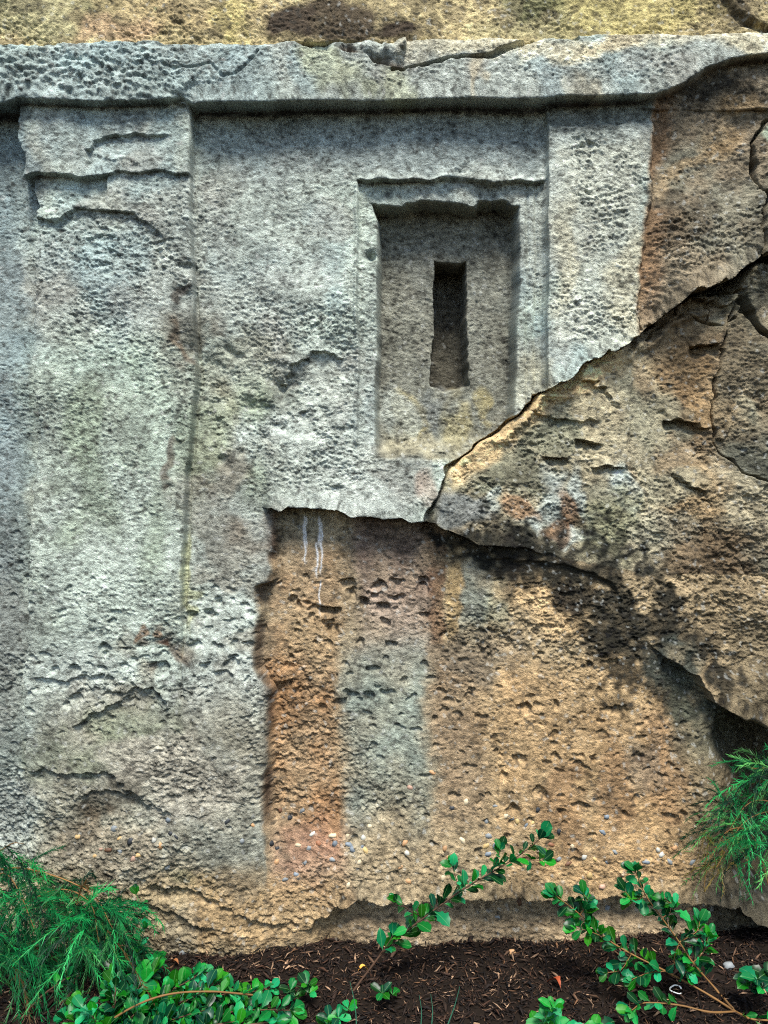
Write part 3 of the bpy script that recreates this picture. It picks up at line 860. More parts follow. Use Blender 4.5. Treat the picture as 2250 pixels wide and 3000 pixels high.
lab = np.zeros((NV, NU), dtype=np.int16)         # 0 = wall panel
lab[(V > 2000) & (Uw < groove)] = 6              # left foot
lab[(Uw > left_edge) & (Us < pil_edge) & (V <= 2010)] = 2
lab[(Uw <= left_edge)] = 1
lab[in_cap > 0.5] = 3
lab[(U > 1225) & (sC > 0) & (V < 2700)] = 9      # broken rock below the crack
lab[(Vw > ledge) & (Uw > groove) & (U < 1480) & (V < 2720)] = 8
lab[(V > 1640) & (U >= 1480) & (V < 2720)] = 8
lab[(Uw > rp_r) & (sC <= 0)] = 10                # right block above crack
lab[(in_rp > 0.5)] = 4
u2 = cv_u([(200, 2700), (250, 2600), (345, 2250), (396, 2214), (412, 2205), (520, 2214), (572, 2236), (650, 2228), (738, 2222)], Vw, 15)
lab[(Uw > u2) & (sC <= 0) & (V > 200)] = 11
lab[(Uw > u4) & (sC > 0) & (V > 838) & (V < 1900) & (U > 2090)] = 12
lab[(V > 1480) & (U > 1850) & (Vw <= over) & (lab == 8)] = 9
lab[(und > 0.5) & (V > 2060) & (U > 2040) & (V < 2720)] = 13
lab[(Vw > foot) & (U > 860) & (V > 2600)] = 7
lab[in_nt > 0.5] = 14
lab[in_sl > 0.4] = 15
lab[in_c > 0.5] = 5
lab[up > 0.5] = 16

PARTS = {0: ("panel", None), 1: ("edge_strip", "blue-grey stone strip at the far left"), 2: ("pilaster", "pale left pilaster"),
         3: ("capital", "cracked block at the head of the left pilaster"), 4: ("pilaster", "rough right pilaster cut off by the diagonal crack"),
         5: ("cornice", None), 6: ("foot", "bulging beige foot of the wall at the left"), 7: ("base_course", None),
         8: ("bay", "rust-streaked pitted recess under the slab"), 9: ("rock_block", "tan broken rock below the diagonal crack"),
         10: ("rock_block", "brown rock right of the right pilaster"), 11: ("rock_block", "sliver of rock beyond the upper right crack"),
         12: ("rock_block", "dark green-grey rock at the right edge"), 13: ("hollow", None), 14: ("niche", None), 15: ("slot", None),
         16: ("upper_rock", "ochre natural rock above the cornice")}

wall = thing("rock_wall", "weathered carved stone wall with cornice, pilasters, slotted niche and a long diagonal crack", "wall", (0, 0, 0))
quad = (np.arange(NV - 1)[:, None] * NU + np.arange(NU - 1)[None, :])
ql = lab[:-1, :-1].ravel()
quad = quad.ravel()
wall_parts = {}
for k, (nm, lb) in PARTS.items():
    q = quad[ql == k]
    if len(q) == 0:
        continue
    f = np.stack([q, q + NU, q + NU + 1, q + 1], -1)
    used = np.zeros(NV * NU, dtype=bool)
    used[f.ravel()] = True
    ids = np.flatnonzero(used)
    remap = np.zeros(NV * NU, dtype=np.int32)
    remap[ids] = np.arange(len(ids), dtype=np.int32)
    me = mesh_np(nm, co[ids], remap[f], smooth=False)
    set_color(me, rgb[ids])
    me.materials.append(M_STONE)
    o = link(nm, me, wall)
    if lb:
        o["label"] = lb
    wall_parts[k] = o
wall_parts[15].parent = wall_parts[14]


def wall_hit(px, py):
    """world point of the wall seen at photo pixel (px, py)"""
    h = 0.0
    for _ in range(6):
        u = 1125 + (px - 1125) * (1 - h / 2270)
        v = 1500 + (py - 1500) * (1 - h / 2270)
        i = min(max(np.searchsorted(gv, v), 0), NV - 1)
        j = min(max(np.searchsorted(gu, u), 0), NU - 1)
        h = float(H[max(i - 2, 0):i + 3, max(j - 2, 0):j + 3].mean())
    return at(px, py, h)

# ------------------------------------------------------------------ pebbles set in the wall
def ico_mesh(name, seed, sx, sy, sz, jit=0.16):
    r = np.random.default_rng(seed)
    t = (1 + 5 ** .5) / 2
    v = np.array([(-1, t, 0), (1, t, 0), (-1, -t, 0), (1, -t, 0), (0, -1, t), (0, 1, t), (0, -1, -t), (0, 1, -t), (t, 0, -1), (t, 0, 1), (-t, 0, -1), (-t, 0, 1)], dtype=float)
    f = [(0, 11, 5), (0, 5, 1), (0, 1, 7), (0, 7, 10), (0, 10, 11), (1, 5, 9), (5, 11, 4), (11, 10, 2), (10, 7, 6), (7, 1, 8), (3, 9, 4), (3, 4, 2), (3, 2, 6), (3, 6, 8), (3, 8, 9), (4, 9, 5), (2, 4, 11), (6, 2, 10), (8, 6, 7), (9, 8, 1)]
    v /= np.linalg.norm(v[0])
    mid, vs, ff = {}, [tuple(p) for p in v], []

    def m(a, b):
        k = (min(a, b), max(a, b))
        if k not in mid:
            p = np.array(vs[a]) + np.array(vs[b])
            vs.append(tuple(p / np.linalg.norm(p)))
            mid[k] = len(vs) - 1
        return mid[k]
    for a, b, c in f:
        ab, bc, ca = m(a, b), m(b, c), m(c, a)
        ff += [(a, ab, ca), (b, bc, ab), (c, ca, bc), (ab, bc, ca)]
    vv = np.array(vs)
    vv *= (1 + jit * r.standard_normal((len(vv), 1)) * 0.7)
    vv *= np.array([sx, sy, sz])
    return mesh_np(name, vv, np.array(ff), smooth=True)


PEB_COL = {'grey': (118, 122, 122), 'blue': (108, 116, 122), 'dark': (44, 46, 48), 'cream': (180, 164, 134), 'white': (176, 174, 162), 'tan': (166, 128, 90),
           'ochre': (164, 136, 92), 'yellow': (176, 150, 100), 'pink': (166, 134, 114), 'rust': (126, 84, 58), 'brown': (92, 64, 44)}
PEB_MESH = {}
for cn, cc in PEB_COL.items():
    mt = plain_mat("pebble_" + cn, tuple(float(x) for x in srgb(cc)), rough=0.6, spec=0.35, var=0.3, scale=90)
    PEB_MESH[cn] = []
    for k, dims in enumerate([(1, .6, .78), (1.15, .6, .62), (.8, .6, 1.0)]):
        me = ico_mesh("pebble", 11 + k, *dims)
        me.materials.append(mt)
        PEB_MESH[cn].append(me)
L3 = [(730, 447, 'blue'), (980, 455, 'dark'), (490, 487, 'grey'), (335, 520, 'ochre'), (517, 527, 'ochre'), (563, 540, 'dark'), (665, 533, 'white'), (762, 522, 'dark'),
      (1045, 541, 'grey'), (437, 572, 'pink'), (465, 577, 'brown'), (517, 579, 'grey'), (408, 603, 'ochre'), (597, 600, 'ochre'), (575, 615, 'pink'), (720, 649, 'grey'),
      (1305, 408, 'grey'), (1213, 408, 'brown'), (1247, 438, 'dark'), (1350, 507, 'white'), (1172, 549, 'dark'), (1198, 570, 'dark'), (1287, 556, 'cream'), (1375, 548, 'rust'),
      (1333, 570, 'grey'), (1435, 515, 'cream'), (1447, 553, 'blue'), (1500, 518, 'cream'), (1508, 555, 'blue'), (1525, 577, 'blue'), (1562, 565, 'blue'), (1580, 580, 'yellow'),
      (1570, 527, 'white'), (1552, 630, 'cream'), (1435, 617, 'grey'), (1320, 630, 'grey'), (1280, 683, 'blue'), (1232, 702, 'grey'), (1505, 730, 'cream'), (1598, 475, 'cream'),
      (1633, 385, 'white'), (1195, 632, 'tan'), (740, 505, 'dark'), (1090, 468, 'tan'), (690, 560, 'tan')]
L4 = [(113, 307, 'pink'), (207, 240, 'tan'), (355, 370, 'cream'), (295, 395, 'dark'), (482, 386, 'grey'), (443, 456, 'grey'), (525, 430, 'cream'), (555, 440, 'blue'),
      (578, 452, 'yellow'), (612, 470, 'blue'), (645, 458, 'yellow'), (665, 400, 'dark'), (965, 432, 'blue'), (945, 500, 'blue'), (757, 495, 'dark'), (452, 516, 'grey'),
      (440, 560, 'yellow'), (482, 560, 'blue'), (515, 542, 'grey'), (340, 537, 'cream'), (90, 548, 'tan'), (100, 592, 'white'), (72, 650, 'tan'), (265, 570, 'tan'),
      (275, 605, 'tan'), (448, 595, 'blue'), (255, 695, 'cream'), (105, 712, 'tan'), (720, 553, 'rust'), (815, 560, 'cream'), (865, 607, 'white'), (912, 617, 'yellow'),
      (965, 628, 'blue'), (757, 614, 'grey'), (997, 584, 'grey'), (1187, 578, 'white'), (1200, 597, 'white'), (1133, 628, 'blue'), (1237, 628, 'grey'), (1257, 565, 'tan'),
      (1333, 628, 'grey'), (887, 692, 'yellow'), (945, 735, 'pink'), (797, 636, 'brown'), (1065, 690, 'tan'), (965, 828, 'grey'), (492, 867, 'grey'), (585, 800, 'brown'),
      (520, 978, 'grey'), (562, 965, 'grey'), (592, 993, 'tan'), (778, 993, 'cream'), (1315, 835, 'tan'), (1520, 1010, 'tan'), (50, 900, 'cream')]
for i, (x, y, cn) in enumerate([(a * .678, 2100 + b * .678, c) for a, b, c in L3] + [(1125 + a * .678, 2100 + b * .678, c) for a, b, c in L4]):
    o = link("pebble", PEB_MESH[cn][i % 3], wall)
    p = wall_hit(x, y)
    s = random.uniform(0.0085, 0.0125) * (1.25 if i in (45,) else 1.0)
    o.location = (p.x, p.y + 0.0035, p.z)
    o.scale = (s, s, s)
    o.rotation_euler = (random.uniform(-.4, .4), random.uniform(-.9, .9), random.uniform(-.4, .4))

# ------------------------------------------------------------------ ground and mulch
gx = np.concatenate([[-60, -20, -6, -3, -2], np.arange(-1.6, 1.6, 0.012), [2, 3, 6, 20, 60]])
gy = np.concatenate([[-80, -30, -10, -5, -3, -2, -1.4, -1.0], np.arange(-0.8, 0.5, 0.012), [0.7]])
GX, GY = np.meshgrid(gx, gy)
rg = np.random.default_rng(3)


def gnoise(cell):
    n = rg.standard_normal((200, 400))
    iu, iv = (GX + 70) / cell % 398, (GY + 90) / cell % 198
    a, b = iu.astype(int), iv.astype(int)
    fu, fv = iu - a, iv - b
    fu, fv = fu * fu * (3 - 2 * fu), fv * fv * (3 - 2 * fv)
    return (n[b, a] * (1 - fu) + n[b, a + 1] * fu) * (1 - fv) + (n[b + 1, a] * (1 - fu) + n[b + 1, a + 1] * fu) * fv


near = ((abs(GX) < 1.6) & (GY > -0.8)).astype(float)
GZ = near * (0.008 * gnoise(0.2) + 0.004 * gnoise(0.06) + 0.003 * gnoise(0.025))


def ground_z(x, y):
    i = min(max(np.searchsorted(gy, y), 0), len(gy) - 1)
    j = min(max(np.searchsorted(gx, x), 0), len(gx) - 1)
    return float(GZ[i, j])


ng, mg = GX.shape
q = (np.arange(ng - 1)[:, None] * mg + np.arange(mg - 1)[None, :]).ravel()
gme = mesh_np("ground", np.stack([GX, GY, GZ], -1).reshape(-1, 3), np.stack([q, q + 1, q + mg + 1, q + mg], -1), smooth=True)
gme.materials.append(plain_mat("dark_soil", (0.011, 0.008, 0.006), rough=1.0, spec=0.05, var=0.5, scale=140))
g = link("ground", gme)
g["kind"] = "structure"

# bark chips: slivers strewn over the soil, far too many to count
NCH = 30000
cx = rg.uniform(-1.35, 1.35, NCH)
cy = rg.uniform(-0.62, 0.10, NCH)
ln = rg.gamma(2.6, 0.0050, NCH) + 0.004
wd = ln * rg.uniform(0.10, 0.32, NCH)
th = wd * rg.uniform(0.2, 0.5, NCH)
az = rg.uniform(0, 2 * np.pi, NCH)
tilt = rg.normal(0, 0.28, NCH)
jx = np.clip(np.searchsorted(gx, cx), 0, mg - 1)
iy = np.clip(np.searchsorted(gy, cy), 0, ng - 1)
cz = GZ[iy, jx] + rg.uniform(0.0, 0.009, NCH)
d = np.stack([np.cos(az) * np.cos(tilt), np.sin(az) * np.cos(tilt), np.sin(tilt)], -1)
sd = np.stack([-np.sin(az), np.cos(az), rg.normal(0, 0.35, NCH)], -1)
sd /= np.linalg.norm(sd, axis=1, keepdims=True)
upv = np.cross(d, sd)
bend = rg.normal(0, 0.14, NCH)
cen = np.stack([cx, cy, cz], -1)
vs = []
for e, ww in [(-1, 0.35), (0.05, 1.0), (1, 0.3)]:
    for a, b in [(-1, -1), (1, -1), (0, 1)]:
        vs.append(cen + d * (e * ln / 2)[:, None] + sd * (a * ww * wd / 2)[:, None] + upv * (b * ww * th / 2 + (1 - abs(e)) * bend * ln)[:, None])
vs = np.stack(vs, 1).reshape(-1, 3)
tri = []
for s0 in (0, 3):
    for a, b in [(0, 1), (1, 2), (2, 0)]:
        tri += [(s0 + a, s0 + b, s0 + 3 + b), (s0 + a, s0 + 3 + b, s0 + 3 + a)]
tri += [(0, 2, 1), (6, 7, 8)]
tri = np.array(tri)
fc = (tri[None] + (np.arange(NCH) * 9)[:, None, None]).reshape(-1, 3)
mme = mesh_np("mulch", vs, fc)
pal = np.array([srgb(c) for c in [(48, 35, 27), (66, 47, 35), (36, 26, 21), (84, 62, 46), (118, 90, 68), (196, 160, 126), (78, 52, 36), (28, 21, 18), (134, 98, 68)]])
ci = rg.choice(len(pal), NCH, p=[.21, .15, .21, .11, .08, .06, .075, .065, .04])
set_color(mme, np.repeat((pal[ci] * np.array([.82, .80, .80])) * rg.uniform(.2, .85, (NCH, 1)), 9, axis=0))
mme.materials.append(tint_mat("bark_chip", rough=0.8, spec=0.25))
mu = link("mulch", mme)
mu["kind"] = "stuff"
mu["label"] = "dark brown shredded bark mulch along the foot of the wall"

# ------------------------------------------------------------------ leafy shrubs
LEAFM = [plain_mat("leaf_green", (0.004, 0.118, 0.020), rough=0.38, spec=0.22, var=0.45, scale=18, trans=0.25, hue=0.04, vein=True),
         plain_mat("leaf_bright", (0.010, 0.25, 0.042), rough=0.42, spec=0.22, var=0.35, scale=18, trans=0.3, hue=0.04, vein=True),
         plain_mat("leaf_dark", (0.0015, 0.032, 0.009), rough=0.34, spec=0.22, var=0.4, scale=18, trans=0.15, hue=0.04, vein=True),
         plain_mat("leaf_grey_green", (0.022, 0.20, 0.06), rough=0.55, spec=0.22, var=0.3, scale=18, trans=0.2, hue=0.04, vein=True)]
M_STEM = plain_mat("woody_stem", (0.07, 0.035, 0.018), rough=0.75, var=0.35, scale=30)
M_STEMY = plain_mat("yellow_stem", (0.17, 0.085, 0.025), rough=0.7, var=0.3, scale=30)
M_STEMG = plain_mat("green_stem", (0.06, 0.16, 0.05), rough=0.6, var=0.3, scale=30)


def leaf_mesh(seed, wide, curl, fold, teeth):
    r = np.random.default_rng(seed)
    st = [(0.0, .02), (0.12, .06), (0.24, .17), (0.37, .31), (0.50, .42), (0.63, .485), (0.75, .475), (0.86, .38), (0.94, .24), (1.0, .05)]
    v = []
    for k, (t, w) in enumerate(st):
        w = w * wide * (1 + r.normal(0, 0.09))
        z = curl * (t - 0.35) ** 2 * -1 + 0.05 * math.sin(t * 5 + seed)
        ty = teeth * (1 if k % 2 else -1) * (1 if t > .3 else 0)
        v += [(-w * (1 + ty), t - .03, z + fold * w + r.normal(0, .018)), (0, t, z - 0.02), (w * (1 + ty), t - .03, z + fold * w + r.normal(0, .018))]
    f = []
    for k in range(len(st) - 1):
        a = 3 * k
        f += [(a, a + 1, a + 4, a + 3), (a + 1, a + 2, a + 5, a + 4)]
    return mesh_np("leaf", np.array(v), np.array(f), smooth=True)


LEAVES = []
for mi, mt in enumerate(LEAFM):
    row = []
    for k, (w, c, fo, te) in enumerate([(.58, .5, .35, .04), (.68, .9, .25, .03), (.50, .35, .55, .05), (.62, -.4, .3, .04)]):
        me = leaf_mesh(20 + k, w, c, fo, te)
        me.materials.append(mt)
        row.append(me)
    LEAVES.append(row)
ROUND = []
for k in range(2):
    me = leaf_mesh(40 + k, 1.35, .3, .15, .02)
    me.materials.append(LEAFM[1])
    ROUND.append(me)


def catmull(pts, n):
    p = [Vector(x) for x in pts]
    p = [p[0] * 2 - p[1]] + p + [p[-1] * 2 - p[-2]]
    out = []
    for i in range(1, len(p) - 2):
        for k in range(n):
            t = k / n
            a, b, c, e = p[i - 1], p[i], p[i + 1], p[i + 2]
            out.append(0.5 * ((2 * b) + (c - a) * t + (2 * a - 5 * b + 4 * c - e) * t * t + (3 * b - a - 3 * c + e) * t ** 3))
    out.append(p[-2])
    return out


def tube_mesh(name, path, r0, r1, sides=6, jit=0.0):
    v, f = [], []
    n = len(path)
    for i, p in enumerate(path):
        tdir = (path[min(i + 1, n - 1)] - path[max(i - 1, 0)]).normalized()
        a = tdir.orthogonal().normalized()
        b = tdir.cross(a)
        r = (r0 + (r1 - r0) * i / (n - 1)) * (1 + random.uniform(-jit, jit))
        for s in range(sides):
            an = 2 * math.pi * s / sides
            v.append(tuple(p + a * (r * math.cos(an)) + b * (r * math.sin(an))))
    for i in range(n - 1):
        for s in range(sides):
            f.append((i * sides + s, i * sides + (s + 1) % sides, (i + 1) * sides + (s + 1) % sides, (i + 1) * sides + s))
    v.append(tuple(path[-1]))
    v.append(tuple(path[0]))
    me = mesh_np(name, np.array(v), np.array(f), smooth=True)
    return me


def put_leaf(root, pos, direction, up, size, mats, meshes=None):
    d = direction.normalized()
    z = (up - d * up.dot(d))
    z = z.normalized() if z.length > 1e-4 else d.orthogonal().normalized()
    x = d.cross(z)
    M = Matrix((x, d, z)).transposed().to_4x4()
    me = random.choice(meshes) if meshes else random.choice(LEAVES[random.choices(range(4), mats)[0]])
    o = link("leaf", me, root)
    M.translation = pos - root.location
    o.matrix_local = M @ Matrix.Scale(size, 4)
    return o


TO_CAM = Vector((0, -1, 0.25))


def leafy_stem(root, pts, r0=0.004, r1=0.0012, start=0.15, step=0.022, size=0.05, mats=(5, 2, 3, 0), stem_mat=None, spread=1.0, per=2, tip=3):
    path = catmull(pts, 8)
    me = tube_mesh("stem", [p - root.location for p in path], r0 * .62, r1 * .7, jit=0.14)
    so = link("stem", me, root, stem_mat or M_STEM)
    ln = [0.0]
    for a, b in zip(path[:-1], path[1:]):
        ln.append(ln[-1] + (b - a).length)
    s = ln[-1] * start
    ang = random.uniform(0, 6.28)
    while s < ln[-1]:
        i = max(j for j in range(len(ln)) if ln[j] <= s)
        i = min(i, len(path) - 2)
        f = (s - ln[i]) / max(1e-6, ln[i + 1] - ln[i])
        p = path[i].lerp(path[i + 1], f)
        t = (path[i + 1] - path[i]).normalized()
        a = t.orthogonal().normalized()
        b = t.cross(a)
        for k in range(per):
            ang += 2.4
            rad = a * math.cos(ang) + b * math.sin(ang)
            dr = t * random.uniform(.25, .9) + rad * random.uniform(.6, 1.1) * spread + Vector((0, -.15, .2))
            up = t * .4 - rad * .2 + Vector((0, -.55, .75)) + Vector((random.uniform(-.4, .4), random.uniform(-.4, .4), 0))
            put_leaf(root, p + rad * r0 * .6, dr, up, .78 * size * random.uniform(.55, 1.3) * (1 - .25 * s / ln[-1]), mats)
        s += step * random.uniform(.7, 1.3)
    t = (path[-1] - path[-3]).normalized()
    for k in range(tip):
        a = t.orthogonal().normalized()
        b = t.cross(a)
        an = 2 * math.pi * k / max(1, tip) + random.random()
        put_leaf(root, path[-1], t * 1.0 + (a * math.cos(an) + b * math.sin(an)) * random.uniform(.3, .8), Vector((0, -.6, .7)), size * random.uniform(.5, .85), mats)
    return so


def P3(lst):
    return [at(x, y, h) for x, y, h in lst]


# long arching branch in the middle
b0 = ground_pt(1030, 2910)
r = thing("leafy_branch", "single long leafy branch arching up to the right across the middle of the wall foot", "branch", b0)
leafy_stem(r, [b0] + P3([(1075, 2850, 200), (1140, 2770, 185), (1240, 2690, 170), (1350, 2610, 150), (1450, 2550, 140), (1530, 2500, 130), (1585, 2455, 125)]),
           r0=0.0055, r1=0.0015, start=.2, step=.016, size=.064, mats=(4, 1, 6, 0), per=2, tip=4)
for pts in [[(1350, 2610, 150), (1335, 2570, 160), (1325, 2540, 165)], [(1240, 2690, 170), (1190, 2660, 185), (1165, 2640, 190)], [(1440, 2556, 140), (1460, 2510, 150), (1465, 2490, 150)],
            [(1110, 2800, 190), (1140, 2760, 205), (1150, 2740, 205)], [(1530, 2500, 130), (1560, 2520, 140), (1590, 2520, 140)]]:
    leafy_stem(r, P3(pts), r0=.002, r1=.001, start=.4, step=.03, size=.052, mats=(4, 3, 3, 0), per=2, tip=3)

# right-hand shrub: four limbs from one root
b0 = ground_pt(2155, 2975)
r = thing("leafy_shrub", "sprawling leafy shrub with yellow-brown stems at lower right, reaching up the wall foot", "shrub", b0)
k0 = b0 + Vector((0, 0, .01))
leafy_stem(r, [k0] + P3([(2060, 2905, 260), (1950, 2845, 240), (1850, 2795, 220), (1770, 2745, 210), (1700, 2680, 205), (1630, 2625, 200)]),
           r0=.0055, r1=.0016, start=.38, step=.014, size=.052, mats=(6, 1.2, 4, .5), stem_mat=M_STEMY, per=2, tip=5)
leafy_stem(r, [k0] + P3([(2090, 2890, 270), (2030, 2820, 260), (1990, 2760, 250), (1940, 2690, 235), (1890, 2620, 220), (1862, 2555, 215)]),
           r0=.005, r1=.0016, start=.25, step=.016, size=.05, mats=(5, 1.2, 5, .5), stem_mat=M_STEMY, per=2, tip=5)
for pts, n in [([(1990, 2760, 250), (2040, 2730, 240), (2050, 2700, 235)], 2), ([(1940, 2690, 235), (1980, 2655, 230), (1950, 2640, 240)], 3), ([(2030, 2820, 260), (2060, 2790, 250), (2075, 2745, 245)], 3),
               ([(1850, 2795, 220), (1820, 2840, 240), (1780, 2850, 240)], 2), ([(1950, 2845, 240), (1900, 2850, 250), (1850, 2870, 260)], 2), ([(1990, 2760, 250), (1975, 2820, 260), (2010, 2850, 260)], 2),
               ([(1700, 2680, 205), (1720, 2640, 205), (1710, 2620, 205)], 3), ([(1780, 2750, 210), (1730, 2730, 220), (1690, 2720, 220)], 3), ([(1890, 2620, 220), (1860, 2640, 225), (1830, 2610, 225)], 3)]:
    leafy_stem(r, P3(pts), r0=.0022, r1=.001, start=.15, step=.013, size=.05, mats=(6, 2, 3, .6), stem_mat=M_STEMY, per=n, tip=4)
leafy_stem(r, [k0] + [ground_pt(2080, 2965, .03), ground_pt(1990, 2945, .04), ground_pt(1890, 2938, .05), ground_pt(1850, 2960, .05)], r0=.005, r1=.0015, start=.55, step=.017, size=.05,
           mats=(4, 5, 1, 1), stem_mat=M_STEMY, per=2, tip=5)
leafy_stem(r, [k0] + [ground_pt(2200, 2985, .02), ground_pt(2260, 2990, .02)], r0=.0045, r1=.003, start=.3, step=.03, size=.05, mats=(4, 5, 1, 1), stem_mat=M_STEMY, per=2, tip=3)

# low leafy shrub along the bottom left
b0 = ground_pt(330, 3090)
r = thing("leafy_shrub", "broad low shrub of bright serrated leaves along the bottom left, under the feathery bush", "shrub", b0)
for (x, y, l), (mx, my, ml), mats, n in [
    ((460, 2815, .07), (400, 2930, .05), (3, 6, 1, 1), 3), ((420, 2850, .08), (380, 2940, .05), (4, 4, 2, 1), 3), ((590, 2850, .07), (480, 2920, .05), (3, 6, 1, 1), 3),
    ((640, 2880, .06), (520, 2950, .05), (4, 3, 2, 1), 3), ((520, 2890, .05), (440, 2960, .04), (5, 2, 5, 0), 3), ((690, 2905, .05), (540, 2950, .04), (4, 5, 1, 1), 2),
    ((790, 2900, .05), (620, 2930, .04), (4, 5, 1, 0), 2), ((850, 2960, .04), (660, 2970, .03), (5, 3, 3, 0), 2), ((225, 2950, .08), (290, 3010, .05), (3, 6, 1, 1), 3),
    ((190, 2985, .06), (270, 3030, .04), (4, 4, 1, 1), 3), ((330, 2890, .08), (330, 2980, .05), (4, 1, 6, 0), 3), ((400, 2955, .05), (370, 3000, .04), (4, 2, 5, 0), 3),
    ((600, 2960, .05), (480, 3000, .04), (4, 2, 5, 0), 3), ((720, 2990, .04), (560, 3020, .03), (4, 2, 5, 0), 2), ((560, 2920, .05), (470, 2970, .03), (4, 3, 4, 0), 2),
    ((330, 2850, .12), (330, 2960, .06), (3, 1, 6, 1), 2), ((520, 3000, .04), (430, 3030, .03), (4, 2, 5, 0), 2), ((800, 2995, .03), (640, 3020, .02), (3, 5, 1, 0), 2)]:
    leafy_stem(r, [b0 + Vector((random.uniform(-.02, .02), 0, 0)), ground_pt(mx, my, ml), ground_pt((x + mx) / 2 + 8, (y + my) / 2 - 6, (l + ml) / 2 + .02), ground_pt(x, y, l)],
               r0=.004, r1=.0014, start=.25, step=.0125, size=.055, mats=mats, per=n, tip=6, stem_mat=M_STEM)
leafy_stem(r, [ground_pt(290, 3010, .04), ground_pt(400, 2945, .09), ground_pt(500, 2912, .11), ground_pt(620, 2905, .10), ground_pt(740, 2915, .07)], r0=.0045, r1=.003, start=.85, step=.03, size=.045, mats=(3, 5, 1, 1), stem_mat=M_STEMY)
leafy_stem(r, [ground_pt(60, 2985, .02), ground_pt(120, 2920, .05), ground_pt(200, 2862, .09)], r0=.004, r1=.003, start=.75, step=.03, size=.04, mats=(3, 5, 1, 1), stem_mat=M_STEM)

# upright sprig between the feathery bush and the wall
b0 = ground_pt(395, 2850)
r = thing("leafy_sprig", "slender upright sprig of round leaves between the feathery bush and the wall at left", "plant", b0)
leafy_stem(r, [b0] + P3([(402, 2780, 150), (412, 2720, 140), (408, 2650, 135), (400, 2620, 130)]), r0=.003, r1=.001, start=.1, step=.03, size=.042, mats=(5, 1, 6, 0), per=2, tip=4, stem_mat=M_STEMG)
leafy_stem(r, [b0] + P3([(410, 2770, 170), (425, 2720, 170)]), r0=.002, r1=.001, start=.3, step=.02, size=.038, mats=(3, 6, 1, 0), per=2, tip=4, stem_mat=M_STEMG)

# seedlings in the mulch
def seedling(label, x, y, spots, size, mats, meshes=None, cat="plant"):
    b = ground_pt(x, y)
    r = thing("seedling", label, cat, b, "young plants sprouting from the mulch")
    for (sx, sy, l) in spots:
        tp = ground_pt(sx, sy + l * 620, l)
        path = catmull([b, (b + tp) / 2 + Vector((0, 0, .01)), tp], 4)
        link("stem", tube_mesh("stem", [p - b for p in path], .0018, .001, 5), r, M_STEMG)
        for k in range(5):
            an = k * 1.26 + random.random()
            put_leaf(r, tp, Vector((math.cos(an), math.sin(an) - .1, random.uniform(.2, .8))), Vector((0, -.5, .8)), size * random.uniform(.7, 1.1), mats, meshes)


seedling("small dark seedling with paired leaves in the mulch below the middle of the wall", 890, 2900,
         [(850, 2870, .05), (900, 2850, .06), (865, 2900, .03), (905, 2880, .05)], .036, (3, 1, 5, 0))
seedling("small seedling at the bottom edge beside the upright blades, left of centre", 985, 3010,
         [(965, 2955, .05), (990, 2945, .06), (1020, 2925, .05), (960, 2985, .03)], .036, (4, 3, 3, 0))
seedling("seedling with dark leaves at the root of the arching branch", 1130, 2910, [(1120, 2885, .04), (1150, 2895, .03)], .034, (2, 0, 6, 0))
seedling("pale green seedling with a short spike of round leaves at bottom right of centre", 1610, 3010,
         [(1590, 2960, .06), (1600, 2930, .08), (1612, 2900, .10), (1620, 2885, .11), (1580, 2990, .04)], .038, (1, 6, 0, 6))
seedling("tiny bright green clover-like seedling at the very bottom right of centre", 1645, 3020, [(1645, 2985, .05)], .034, (0, 1, 0, 0), ROUND)
seedling("low grey-green seedling at the bottom between the clover-like one and the shrub", 1750, 3020, [(1755, 2975, .06), (1735, 2990, .05), (1700, 2995, .04)], .042, (3, 4, 1, 4))
seedling("bushy dark seedling at the right edge below the hollow", 2215, 2910,
         [(2190, 2820, .09), (2220, 2800, .11), (2200, 2850, .07), (2235, 2840, .09), (2250, 2800, .10)], .046, (4, 2, 4, 0))

# ------------------------------------------------------------------ feathery shrubs
M_FEATHER = tint_mat("feathery_needles", rough=0.5, spec=0.3, trans=0.3)


